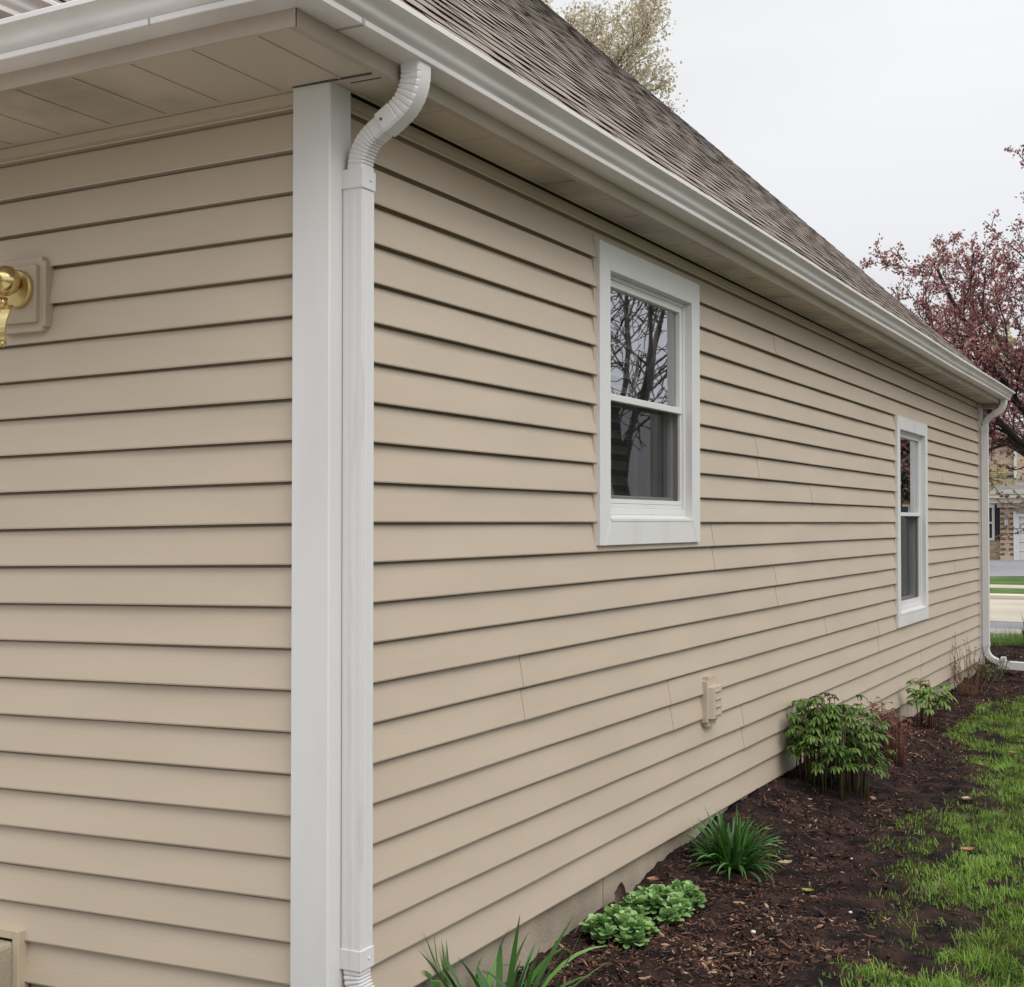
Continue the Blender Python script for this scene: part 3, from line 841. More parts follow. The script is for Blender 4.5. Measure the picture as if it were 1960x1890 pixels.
lx, lz = -1.125, 2.240
ln = empty('wall_lantern', (lx, -0.02, lz))
tag(ln, 'polished brass wall lantern on a tan mounting block at the left edge', 'lantern')
b = MB()
def tray(hx, hz, y0, y1, nib=0.0):
    p = [(-hx+nib, -hz), (hx-nib, -hz), (hx-nib, -hz+nib), (hx, -hz+nib), (hx, hz-nib), (hx-nib, hz-nib), (hx-nib, hz), (-hx+nib, hz), (-hx+nib, hz-nib), (-hx, hz-nib), (-hx, -hz+nib), (-hx+nib, -hz+nib)] if nib else [(-hx, -hz), (hx, -hz), (hx, hz), (-hx, hz)]
    n = len(p)
    b.mesh([(lx+x, y0, lz+z+SH*lx*0+0) for x, z in p] + [(lx+x, y1, lz+z) for x, z in p],
           [(i, (i+1) % n, (i+1) % n+n, i+n) for i in range(n)] + [tuple(range(n, 2*n)), tuple(reversed(range(n)))])
tray(0.098, 0.115, 0.02, -0.018, 0.014); tray(0.074, 0.088, -0.017, -0.034)
b.build('mounting_block', mat('tan_block_vinyl', (0.47, 0.385, 0.29), 0.5), ln, bevel=0.004)
b = MB(); b.lathe([(0.058, -0.034), (0.058, -0.047), (0.054, -0.052), (0.030, -0.0525), (0.012, -0.053)], (lx+0.010, 0, lz+0.015), 'Y', 40)
b.build('backplate', mat('satin_brass_plate', (0.62, 0.48, 0.22), 0.42, (0.54, 0.42, 0.19), 25, metal=0.85), ln, bevel=0.001)
b = MB(); b.lathe([(0.016, -0.053), (0.020, -0.070), (0.038, -0.080), (0.046, -0.096), (0.045, -0.112), (0.034, -0.130), (0.018, -0.140), (0.006, -0.143)], (lx+0.024, 0, lz+0.030), 'Y', 32)
b.build('knob', M['brass'], ln, smooth=True)
b = MB()
b.tube([(lx+0.012, -0.11, lz+0.0), (lx+0.011, -0.16, lz-0.03), (lx+0.010, -0.22, lz-0.02), (lx+0.010, -0.27, lz+0.05), (lx+0.010, -0.28, lz+0.10)], [0.009, 0.010, 0.009, 0.008, 0.007], 10)
b.tube([(lx+0.012, -0.10, lz-0.02), (lx+0.012, -0.104, lz-0.05)], [0.013, 0.012], 10)
b.build('arm', M['brass'], ln, smooth=True)
b = MB()
prev = None
for i in range(9):
    t = i/8; z = lz - 0.045 - 0.11*t; y = -0.104 - 0.02*math.sin(t*math.pi)*0.6 - 0.012*t; hwid = 0.014*(1-t)+0.008; xo = lx+0.034-0.006*t
    cur = [(xo-hwid, y, z), (xo+hwid, y, z), (xo+hwid, y+0.005, z), (xo-hwid, y+0.005, z)]
    if prev:
        for j in range(4): b.face([prev[j], prev[(j+1) % 4], cur[(j+1) % 4], cur[j]])
    prev = cur
b.lathe([(0.004, -0.012), (0.011, -0.004), (0.011, 0.004), (0.004, 0.010)], (prev[0][0]+0.008, -0.117, lz-0.16), 'Z', 12)
b.build('tail_scroll', M['brass'], ln, smooth=False, bevel=0.001)
b = MB()                                              # lantern body, just out of frame
cx, cy, cz = lx+0.010, -0.28, lz+0.10
b.lathe([(0.012, 0.0), (0.05, -0.02), (0.085, -0.06), (0.088, -0.068)], (cx, cy, cz+0.02), 'Z', 6)
b.lathe([(0.055, -0.25), (0.058, -0.262), (0.02, -0.285), (0.008, -0.31)], (cx, cy, cz+0.02), 'Z', 6)
for k in range(6):
    a = 2*math.pi*k/6
    b.tube([(cx+0.082*math.cos(a), cy+0.082*math.sin(a), cz-0.045), (cx+0.056*math.cos(a), cy+0.056*math.sin(a), cz-0.235)], 0.004, 6)
b.build('cage', M['brass'], ln)
b = MB()
for k in range(6):
    a, c = 2*math.pi*k/6, 2*math.pi*(k+1)/6
    b.face([(cx+0.079*math.cos(a), cy+0.079*math.sin(a), cz-0.048), (cx+0.079*math.cos(c), cy+0.079*math.sin(c), cz-0.048), (cx+0.054*math.cos(c), cy+0.054*math.sin(c), cz-0.232), (cx+0.054*math.cos(a), cy+0.054*math.sin(a), cz-0.232)])
b.build('glass_panel', M['glass'], ln)
rehome(ln)

sp = empty('concrete_stoop', (-1.9, -0.4, 0))
tag(sp, 'low concrete door stoop set against the left wall in a tan trim frame', 'stoop')
b = MB(); b.box((-2.6, -1.2, -0.1), (-1.140, 0.0, 0.262)); b.build('slab', M['concrete'], sp, bevel=0.012)
b = MB()
def L3(y0, y1, x0, x1, z0, z1): b.box((x0, y0, z0), (x1, y1, z1))
b.box((-1.139, -0.024, -0.02), (-1.112, 0.02, 0.300)); b.box((-2.6, -0.0242, 0.272), (-1.139, 0.02, 0.3002))
b.build('trim_channel', mat('tan_trim_vinyl', (0.50, 0.41, 0.30), 0.5), sp, bevel=0.003)
rehome(sp)
#PART2
# ------------------------------------------------------------------ foliage helpers
def quick_mesh(name, V, F, mats, tint=None, parent=None, smooth=False, mi=None):
    """V (n,3) array, F list of (k, array (m,k)) face groups"""
    me = bpy.data.meshes.new(name)
    me.vertices.add(len(V)); me.vertices.foreach_set('co', np.asarray(V, np.float32).ravel())
    tot = sum(f.size for f in F)
    li = np.concatenate([f.ravel() for f in F]).astype(np.int32)
    sz = np.concatenate([np.full(len(f), f.shape[1], np.int32) for f in F])
    st = np.concatenate([[0], np.cumsum(sz)[:-1]]).astype(np.int32)
    me.loops.add(tot); me.loops.foreach_set('vertex_index', li)
    me.polygons.add(len(sz)); me.polygons.foreach_set('loop_start', st)
    if smooth: me.polygons.foreach_set('use_smooth', np.ones(len(sz), dtype=bool))
    me.update(calc_edges=True)
    if not isinstance(mats, (list, tuple)): mats = [mats]
    for m_ in mats: me.materials.append(m_)
    if mi is not None: me.polygons.foreach_set('material_index', np.asarray(mi, np.int32))
    if tint is not None:
        at = me.attributes.new('tint', 'FLOAT', 'FACE'); at.data.foreach_set('value', np.asarray(tint, np.float32))
    o = bpy.data.objects.new(name, me); COL.objects.link(o)
    if parent is not None: o.parent = parent
    return o

def blades(base, az, length, width, lean, curl, segs=3, fold=0.0, twist=0.0):
    """ribbon leaves; all arguments arrays of n. Returns V, quads, per-face blade index"""
    n = len(base)
    t = np.linspace(0, 1, segs+1)
    ang = lean[:, None] + curl[:, None] * t[None, :]**1.3          # from vertical
    ds = (length/segs)[:, None]
    mid = 0.5*(ang[:, 1:] + ang[:, :-1])
    hr = np.concatenate([np.zeros((n, 1)), np.cumsum(np.sin(mid)*ds, 1)], 1)
    hz = np.concatenate([np.zeros((n, 1)), np.cumsum(np.cos(mid)*ds, 1)], 1)
    ca, sa = np.cos(az)[:, None], np.sin(az)[:, None]
    cx = base[:, 0:1] + hr*ca; cy = base[:, 1:2] + hr*sa; cz = base[:, 2:3] + hz
    wp = np.where(t < 0.35, 0.65 + t, 1.0 - ((t-0.35)/0.65)**2.2 * 0.94)
    w = width[:, None]*wp[None, :]*0.5
    tw = twist*t[None, :] if np.isscalar(twist) else twist[:, None]*t[None, :]
    sx, sy, sz_ = -sa*np.cos(tw), ca*np.cos(tw), np.sin(tw)*np.ones_like(sa)
    L = np.stack([cx + sx*w, cy + sy*w, cz + sz_*w], 2)
    Rr = np.stack([cx - sx*w, cy - sy*w, cz - sz_*w], 2)
    V = np.stack([L, Rr], 2).reshape(n, -1, 3)                     # n, (segs+1)*2, 3
    k = (segs+1)*2
    q = np.array([[2*i, 2*i+1, 2*i+3, 2*i+2] for i in range(segs)])
    F = (np.arange(n)[:, None, None]*k + q[None]).reshape(-1, 4)
    return V.reshape(-1, 3), F, np.repeat(np.arange(n), segs)

M['grass'] = mat('grass_blades', (1, 1, 1), 0.55, tintcols=[(0.28, 0.22, 0.10), (0.105, 0.19, 0.026), (0.19, 0.335, 0.045), (0.30, 0.47, 0.09)], trans=0.25, spec=0.3)
M['daylily'] = mat('daylily_leaf', (1, 1, 1), 0.42, tintcols=[(0.026, 0.080, 0.020), (0.065, 0.175, 0.036), (0.15, 0.31, 0.075)], trans=0.2, spec=0.45)
M['peony'] = mat('peony_leaf', (1, 1, 1), 0.38, tintcols=[(0.045, 0.085, 0.014), (0.095, 0.175, 0.028), (0.20, 0.31, 0.065)], trans=0.2, spec=0.5)
M['peony_young'] = mat('young_peony_leaf', (1, 1, 1), 0.4, tintcols=[(0.09, 0.19, 0.03), (0.17, 0.32, 0.06), (0.25, 0.42, 0.10)], trans=0.25, spec=0.4)
M['stem_red'] = mat('red_peony_stem', (0.12, 0.035, 0.022), 0.55, (0.20, 0.065, 0.035), 20)
M['stem_green'] = mat('green_brown_stem', (0.075, 0.07, 0.03), 0.55, (0.13, 0.11, 0.05), 25)
M['sedum'] = mat('sedum_leaf', (1, 1, 1), 0.5, tintcols=[(0.115, 0.23, 0.075), (0.26, 0.44, 0.155), (0.42, 0.60, 0.25)], trans=0.15, spec=0.35)
M['chip'] = mat('shredded_bark', (1, 1, 1), 0.85, tintcols=[(0.012, 0.009, 0.009), (0.050, 0.027, 0.021), (0.135, 0.068, 0.047), (0.48, 0.33, 0.22)], spec=0.2)
M['bark'] = mat('grey_brown_bark', (0.055, 0.045, 0.040), 0.9, (0.12, 0.10, 0.088), 14, 8, 0.6, 40, stretch=(1, 1, 0.25))
M['bark_dark'] = mat('dark_crabapple_bark', (0.035, 0.024, 0.022), 0.9, (0.07, 0.05, 0.045), 14, 8, 0.5, 40)
M['bark_pear'] = mat('pear_twig_bark', (0.16, 0.115, 0.10), 0.9, (0.24, 0.18, 0.155), 10)
M['crab'] = mat('crabapple_leaf_bud', (1, 1, 1), 0.6, tintcols=[(0.15, 0.058, 0.060), (0.32, 0.125, 0.128), (0.47, 0.22, 0.215), (0.52, 0.33, 0.25)], trans=0.25)
M['pear'] = mat('pear_blossom', (1, 1, 1), 0.6, tintcols=[(0.38, 0.31, 0.20), (0.58, 0.52, 0.37), (0.72, 0.68, 0.55)], trans=0.3)
M['yleaf'] = mat('spring_yellow_leaf', (1, 1, 1), 0.6, tintcols=[(0.20, 0.19, 0.06), (0.36, 0.34, 0.13), (0.52, 0.48, 0.26)], trans=0.3)

# ------------------------------------------------------------------ trees
def grow(origin, spec, seed):
    """limbs as (points, radii); twig ends as (point, direction, level)"""
    rnd = random.Random(seed)
    limbs, ends = [], []
    def limb(p, d, L, r, lev):
        S = spec[lev]; n = S['n']
        pts = [p.copy()]; rad = [r]; dirs = [d.copy()]
        for i in range(n):
            d = (d + Vector((rnd.gauss(0, 1), rnd.gauss(0, 1), rnd.gauss(0, 1)))*S['jit'] + Vector((0, 0, S['up']))).normalized()
            p = p + d*(L/n); pts.append(p.copy()); dirs.append(d.copy())
            rad.append(r*(1 - (1-S['tip'])*(i+1)/n))
        limbs.append((pts, rad, lev))
        if lev == len(spec)-1:
            for i in range(1, n+1): ends.append((pts[i], dirs[i]))
            return
        N = spec[lev+1]
        k = N['count'] if isinstance(N['count'], int) else rnd.randint(*N['count'])
        for j in range(k):
            t = N['from'] + (1-N['from'])*(j + rnd.random()*0.8)/k
            t = min(t, 0.999); i = int(t*n); f = t*n - i
            q = pts[i].lerp(pts[i+1], f); dd = dirs[i+1]
            side = dd.orthogonal().normalized(); side.rotate(Matrix.Rotation(j*2.4 + rnd.random()*1.2, 3, dd))
            a = R(rnd.uniform(*N['ang']))
            nd = (dd*math.cos(a) + side*math.sin(a)).normalized()
            limb(q, nd, L*rnd.uniform(*N['len'])*(1 - 0.35*t*N.get('taper', 1)), rad[i]*N['rad'], lev+1)
        if spec[lev].get('lead'):
            limb(pts[-1], dirs[-1], L*0.5, rad[-1], lev+1)
    limb(Vector(origin), Vector(spec[0].get('dir', (0, 0, 1))).normalized(), spec[0]['L'], spec[0]['r'], 0)
    return limbs, ends
def limb_mesh(limbs, name, m, parent, minr=0.0):
    b = MB()
    for pts, rad, lev in limbs:
        b.tube(pts, [max(r, minr) for r in rad], 8 if lev == 0 else (6 if lev == 1 else 4 if lev == 2 else 3), cap=False)
    return b.build(name, m, parent, smooth=True)
def leaf_cloud(ends, per, spread, size, name, m, parent, seed, bias=0.0):
    """small folded leaves and buds clustered about the twigs"""
    g = np.random.default_rng(seed)
    P = np.array([tuple(e[0]) for e in ends]); n = len(P)
    P = np.repeat(P, per, 0) + g.normal(0, spread, (n*per, 3))
    k = len(P)
    A = g.normal(0, 1, (k, 3)); A[:, 2] += bias; A /= np.linalg.norm(A, axis=1)[:, None]
    B_ = g.normal(0, 1, (k, 3)); B_ -= A*(A*B_).sum(1)[:, None]; B_ /= np.linalg.norm(B_, axis=1)[:, None]
    C_ = np.cross(A, B_)
    s_ = size*g.uniform(0.6, 1.35, k)[:, None]
    v0 = P; v1 = P + A*s_*0.5 + B_*s_*0.32 + C_*s_*0.10; v2 = P + A*s_; v3 = P + A*s_*0.5 - B_*s_*0.32 + C_*s_*0.10
    V = np.stack([v0, v1, v2, v3], 1).reshape(-1, 3)
    F = np.arange(k*4).reshape(-1, 4)
    tn = np.clip(np.repeat(g.normal(0.5, 0.2, n), per) + g.normal(0, 0.18, k), 0, 1)
    return quick_mesh(name, V, [F], m, tn, parent)

def tree(name, label, cat, origin, spec, seed, bark, leaf=None, minr=0.0, cnt=None):
    t = empty(name, origin); tag(t, label, cat)
    limbs, ends = grow(origin, spec, seed)
    tr = limb_mesh(limbs, 'trunk', bark, t, minr)
    if leaf: leaf_cloud(ends, *leaf[:3], 'crown', leaf[3], t, seed+1, leaf[4] if len(leaf) > 4 else 0)
    rehome(t)
    return t
crab_spec = [dict(n=5, jit=0.06, up=0.05, tip=0.75, L=2.5, r=0.15, dir=(0.0, 0, 1)),
             dict(n=8, jit=0.09, up=0.03, tip=0.30, count=12, ang=(34, 84), len=(0.8, 1.5), rad=0.50, **{'from': 0.80}, taper=0.1),
             dict(n=7, jit=0.12, up=0.05, tip=0.35, count=10, ang=(25, 62), len=(0.36, 0.58), rad=0.50, **{'from': 0.18}),
             dict(n=6, jit=0.13, up=0.10, tip=0.35, count=8, ang=(25, 60), len=(0.38, 0.62), rad=0.55, **{'from': 0.1}),
             dict(n=4, jit=0.15, up=0.10, tip=0.5, count=3, ang=(25, 55), len=(0.35, 0.6), rad=0.6, **{'from': 0.2})]
tree('crabapple_tree', 'purple leaved crabapple with dark spreading limbs beyond the far house corner', 'tree', (0.5, 15.2, -0.02), crab_spec, 4, M['bark_dark'],
     (5, 0.026, 0.044, M['crab']), minr=0.005)
pear_spec = [dict(n=6, jit=0.03, up=0.05, tip=0.7, L=6.6, r=0.18),
             dict(n=9, jit=0.05, up=0.05, tip=0.3, count=24, ang=(20, 52), len=(0.8, 1.15), rad=0.5, **{'from': 0.4}, taper=0.2),
             dict(n=7, jit=0.08, up=0.06, tip=0.35, count=12, ang=(18, 45), len=(0.28, 0.46), rad=0.45, **{'from': 0.12}),
             dict(n=5, jit=0.10, up=0.07, tip=0.4, count=8, ang=(20, 50), len=(0.38, 0.62), rad=0.5, **{'from': 0.05}),
             dict(n=3, jit=0.13, up=0.05, tip=0.5, count=3, ang=(25, 55), len=(0.4, 0.65), rad=0.6, **{'from': 0.1})]
tree('pear_tree', 'tall cream blossoming pear tree showing above the shingle roof', 'tree', (-11.9, 22.3, 0.0), pear_spec, 11, M['bark_pear'],
     (13, 0.09, 0.07, M['pear']), minr=0.007)
bare_spec = [dict(n=6, jit=0.05, up=0.04, tip=0.75, L=3.3, r=0.14, dir=(0.0, 0.0, 1)),
             dict(n=8, jit=0.08, up=0.06, tip=0.35, count=7, ang=(16, 52), len=(1.1, 1.5), rad=0.42, **{'from': 0.5}, taper=0.2),
             dict(n=7, jit=0.11, up=0.04, tip=0.35, count=9, ang=(25, 60), len=(0.38, 0.6), rad=0.5, **{'from': 0.2}),
             dict(n=6, jit=0.13, up=0.03, tip=0.35, count=7, ang=(25, 60), len=(0.4, 0.62), rad=0.5, **{'from': 0.1}),
             dict(n=4, jit=0.15, up=0.02, tip=0.5, count=4, ang=(25, 60), len=(0.45, 0.75), rad=0.55, **{'from': 0.1})]
tree('bare_tree', 'large leafless street tree mirrored in the upper pane of the near window', 'tree', (5.15, 15.4, -0.03), bare_spec, 23, M['bark'], minr=0.008)
yel_spec = [dict(n=5, jit=0.04, up=0.05, tip=0.7, L=3.5, r=0.16),
            dict(n=7, jit=0.08, up=0.05, tip=0.35, count=10, ang=(25, 60), len=(1.0, 1.5), rad=0.5, **{'from': 0.4}),
            dict(n=6, jit=0.12, up=0.05, tip=0.35, count=8, ang=(25, 55), len=(0.35, 0.55), rad=0.5, **{'from': 0.15}),
            dict(n=4, jit=0.14, up=0.04, tip=0.4, count=6, ang=(25, 55), len=(0.4, 0.6), rad=0.5, **{'from': 0.1})]
tree('yellow_green_tree', 'pale yellow green spring tree beside the brick house across the street', 'tree', (-7.6, 44.0, 0.0), yel_spec, 31, M['bark'], (5, 0.11, 0.16, M['yleaf']), minr=0.01)
tree('yellow_green_tree', 'taller yellow green spring tree standing behind the brick house roof', 'tree', (-2.0, 66.0, 0.0), [dict(yel_spec[0], L=6.0, r=0.25)] + yel_spec[1:], 37, M['bark'], (5, 0.2, 0.26, M['yleaf']), minr=0.015)

# ------------------------------------------------------------------ neighbour's brick house
def brick_mat():
    m = bpy.data.materials.new('tan_brick'); m.use_nodes = True
    N, L = m.node_tree.nodes, m.node_tree.links
    b = N['Principled BSDF']; b.inputs['Roughness'].default_value = 0.9
    tcn = N.new('ShaderNodeTexCoord'); mpn = N.new('ShaderNodeMapping'); mpn.inputs['Rotation'].default_value = (math.pi/2, 0, 0)
    br = N.new('ShaderNodeTexBrick'); br.inputs['Scale'].default_value = 1.0
    br.inputs['Color1'].default_value = (0.30, 0.19, 0.12, 1); br.inputs['Color2'].default_value = (0.52, 0.40, 0.27, 1); br.inputs['Mortar'].default_value = (0.52, 0.47, 0.40, 1)
    br.inputs['Brick Width'].default_value = 0.22; br.inputs['Row Height'].default_value = 0.075; br.inputs['Mortar Size'].default_value = 0.010
    L.new(tcn.outputs['Object'], mpn.inputs[0]); L.new(mpn.outputs[0], br.inputs[0]); L.new(br.outputs[0], b.inputs['Base Color'])
    return m
M['brick'] = brick_mat()
M['nroof'] = mat('grey_weathered_shingles', (0.17, 0.165, 0.16), 0.9, (0.30, 0.28, 0.25), 2.0, 10, 0.2, 30, stretch=(0.6, 1, 4))
M['navy'] = mat('navy_shutter_paint', (0.014, 0.016, 0.030), 0.5)
M['cream'] = mat('cream_cornice_paint', (0.62, 0.58, 0.50), 0.6)
M['dglass'] = mat('dark_far_glass', (0.03, 0.033, 0.036), 0.08)
NB = empty('brick_house', (0, 54, 0))
tag(NB, 'tan brick house with white garage door and grey roof across the street', 'house')
def PX(px, Y):                                      # pixel column of the photograph's bearing, at a distance: used to set out widths once
    t = math.atan2(px-980, 2630) - AZ
    return CAM.x + (Y - CAM.y)*math.tan(t)
Yg, Ym = 54.0, 54.7
def ZP(py, Y):
    d = (Y - CAM.y)/math.cos(math.radians(7)) ; d = d*math.cos(math.radians(20.3))
    return CAM.z + (1000-py)/2630*d
gx0, gx1 = PX(1914, Yg), PX(1914, Yg) + 7.0
ze = ZP(964, Yg)
b = MB()
dl, dr_, dz = PX(1944.5, Yg), PX(1944.5, Yg)+4.9, ZP(984, Yg)
b.box((gx0, Yg, -0.1), (dl, Yg+0.25, ze+0.1)); b.box((dr_, Yg, -0.1), (gx1, Yg+0.25, ze+0.1)); b.box((dl, Yg, dz), (dr_, Yg+0.25, ze+0.1))
b.box((gx0, Yg+0.25, -0.1), (gx0+0.25, Yg+7, ze+0.1)); b.box((gx1-0.25, Yg+0.25, -0.1), (gx1, Yg+7, ze+0.1))
mx0, mx1 = gx0-8.0, PX(1946, Ym)
b.box((mx0, Ym, -0.1), (mx1, Ym+0.3, ZP(842, Ym))); b.box((mx1-0.3, Ym+0.3, 2.2), (mx1, Ym+8, ZP(842, Ym)))
for i in range(14):
    z = 0.25 + i*0.2
    if z < ze-0.1:
        b.box((gx0+0.02, Yg-0.02, z), (gx0+0.16+0.05*(i % 2), Yg-0.002, z+0.075), 1); b.box((dl-0.22-0.05*(i % 2), Yg-0.02, z), (dl-0.10, Yg-0.002, z+0.075), 1)
b.build('wall', [M['brick'], mat('dark_quoin_brick', (0.16, 0.08, 0.055), 0.9)], NB)
b = MB(); b.box((gx0, Yg-0.015, -0.1), (dl-0.1, Yg-0.003, 0.22)); b.build('plinth', mat('plinth_brick', (0.50, 0.42, 0.31), 0.9), NB)
b = MB()
b.box((gx0-0.5, Yg-0.42, ze+0.02), (gx1+0.4, Yg+0.05, ze+0.22)); b.box((gx0-0.1, Yg-0.10, ze-0.16), (gx1, Yg-0.003, ze+0.02))
b.box((gx0-0.5, Yg-0.55, ze+0.22), (gx1+0.4, Yg-0.40, ze+0.34))
n_ = int((gx1-gx0)/0.16)
for i in range(n_): b.box((gx0+i*0.16, Yg-0.16, ze-0.09), (gx0+i*0.16+0.085, Yg-0.10, ze+0.0))
b.build('cornice', M['cream'], NB)
zr = ZP(911, Yg+2.0) ; xl0, xl1 = PX(1893, Yg-0.5), PX(1917, Yg+2.0)
b = MB()
b.face([(xl0, Yg-0.58, ze+0.35), (gx1+0.5, Yg-0.58, ze+0.35), (gx1-1.6, Yg+2.3, zr+0.1), (xl1, Yg+2.3, zr+0.1)])
b.face([(xl0, Yg-0.58, ze+0.35), (xl1, Yg+2.3, zr+0.1), (xl0, Yg+5, ze+0.35)]); b.face([(gx1+0.5, Yg-0.58, ze+0.35), (gx1+0.5, Yg+5, ze+0.35), (gx1-1.6, Yg+2.3, zr+0.1)])
b.face([(xl1, Yg+2.3, zr+0.1), (gx1-1.6, Yg+2.3, zr+0.1), (gx1+0.5, Yg+6, ze+0.35), (xl0, Yg+6, ze+0.35)])
b.build('garage_roof', M['nroof'], NB)
zt2 = ZP(842, Ym)
b = MB(); b.box((mx0-0.3, Ym-0.35, zt2), (mx1+0.3, Ym+8.3, zt2+0.22)); b.build('eave', M['cream'], NB)
b = MB(); b.mesh([(mx0-0.4, Ym-0.45, zt2+0.225), (mx1+0.4, Ym-0.45, zt2+0.225), (mx1+0.4, Ym+8.4, zt2+0.225), (mx0-0.4, Ym+8.4, zt2+0.225), (mx0+3, Ym+4, zt2+2.6), (mx1-3, Ym+4, zt2+2.6)],
       [(0, 1, 5, 4), (1, 2, 5), (2, 3, 4, 5), (3, 0, 4)]); b.build('roof', M['nroof'], NB)
b = MB()
for i in range(5):
    z0 = 0.03 + i*(dz-0.06)/5
    b.box((dl+0.10, Yg+0.10, z0), (dr_-0.10, Yg+0.14, z0+(dz-0.06)/5-0.018))
gd = b.build('garage_door', M['white'], NB)
b = MB()
b.box((dl, Yg-0.03, 0), (dl+0.10, Yg+0.2, dz)); b.box((dr_-0.1, Yg-0.03, 0), (dr_, Yg+0.2, dz)); b.box((dl+0.1, Yg-0.03, dz-0.1), (dr_-0.1, Yg+0.2, dz))
b.box((dl-0.09, Yg-0.05, 0), (dl-0.001, Yg-0.003, dz+0.1))
b.build('door_frame', M['white'], gd)
for i in range(4):                                   # sunburst lights in the top panel
    xc = dl + 0.85 + i*1.08
    b = MB(); pts_ = [(xc-0.42, Yg+0.092, dz-0.46)] + [(xc-0.42*math.cos(R(a)), Yg+0.092, dz-0.46+0.22*math.sin(R(a))) for a in range(15, 180, 15)] + [(xc+0.42, Yg+0.092, dz-0.46)]
    b.face(pts_); b.build('fan_light', M['dglass'], gd)
def nwin(xa, xb, za, zb_, Y):
    b = MB(); t = 0.10
    b.box((xa, Y-0.05, za), (xa+t, Y+0.02, zb_)); b.box((xb-t, Y-0.05, za), (xb, Y+0.02, zb_)); b.box((xa+t, Y-0.05, za), (xb-t, Y+0.02, za+t)); b.box((xa+t, Y-0.05, zb_-t), (xb-t, Y+0.02, zb_))
    zm = (za+zb_)/2; b.box((xa+t, Y-0.04, zm-0.035), (xb-t, Y+0.02, zm+0.035)); xm = (xa+xb)/2; b.box((xm-0.02, Y-0.035, za+t), (xm+0.02, Y-0.02, zm-0.035)); b.box((xm-0.02, Y-0.035, zm+0.035), (xm+0.02, Y-0.02, zb_-t))
    w_ = b.build('window', M['white'], NB)
    b = MB(); b.face([(xa+t, Y-0.012, za+t), (xb-t, Y-0.012, za+t), (xb-t, Y-0.012, zb_-t), (xa+t, Y-0.012, zb_-t)]); b.build('pane', M['dglass'], w_)
wx1 = PX(1904, Ym)
nwin(wx1-1.1, wx1, ZP(1035, Ym), ZP(967, Ym), Ym-0.02)
nwin(wx1-1.25, PX(1897.5, Ym), ZP(913, Ym), ZP(872, Ym), Ym-0.02)
for i in range(2):
    nwin(wx1-4.2-2.6*i, wx1-3.1-2.6*i, ZP(1035, Ym), ZP(967, Ym), Ym-0.02); nwin(wx1-4.2-2.6*i, wx1-3.1-2.6*i, ZP(913, Ym), ZP(872, Ym), Ym-0.02)
for (xa, xb) in ((wx1+0.01, wx1+0.24), (wx1-1.36, wx1-1.11)):
    b = MB(); za, zb_ = ZP(1034, Ym), ZP(966, Ym)
    b.box((xa, Ym-0.07, za), (xb, Ym-0.03, zb_))
    for k in range(18): b.box((xa+0.03, Ym-0.08, za+0.05+k*(zb_-za-0.1)/18), (xb-0.03, Ym-0.07, za+0.05+k*(zb_-za-0.1)/18+0.03))
    b.build('shutter', M['navy'], NB)
b = MB(); b.box((PX(1942, Ym), Ym-0.12, ZP(915, Ym)), (PX(1946.5, Ym), Ym-0.005, zt2)); b.build('downspout', M['white'], NB)
b = MB()
for k in range(10): b.box((PX(1920, Ym)+k*0.055, Ym-0.05, ZP(912.5, Ym)-0.05*(k % 2)), (PX(1920, Ym)+k*0.055+0.04, Ym-0.005, ZP(909, Ym)))
b.build('flashing', mat('dark_step_flashing', (0.05, 0.045, 0.04), 0.8), NB)
rehome(NB)
lp = empty('coach_lamp', (PX(1926.5, Yg), Yg-0.1, 1.6)); tag(lp, 'grey coach lamp on tan brick left of the white garage door', 'lamp')
cx, cz = PX(1926.5, Yg), ZP(1000, Yg)
b = MB(); b.lathe([(0.02, 0.24), (0.11, 0.14), (0.12, 0.12)], (cx, Yg-0.17, cz), 'Z', 6); b.lathe([(0.07, -0.16), (0.05, -0.22), (0.015, -0.28)], (cx, Yg-0.17, cz), 'Z', 6)
for k in range(6): b.tube([(cx+0.1*math.cos(k*1.047), Yg-0.17+0.1*math.sin(k*1.047), cz+0.12), (cx+0.07*math.cos(k*1.047), Yg-0.17+0.07*math.sin(k*1.047), cz-0.16)], 0.008, 4)
b.tube([(cx, Yg, cz+0.2), (cx, Yg-0.1, cz+0.3), (cx, Yg-0.17, cz+0.24)], 0.012, 6)
b.build('lamp_frame', mat('grey_lamp_metal', (0.16, 0.15, 0.14), 0.5), lp)
b = MB(); b.lathe([(0.06, -0.15), (0.09, 0.115)], (cx, Yg-0.17, cz), 'Z', 6); b.build('lamp_glass', mat('frosted_lamp_glass', (0.55, 0.55, 0.53), 0.3), lp)
rehome(lp)

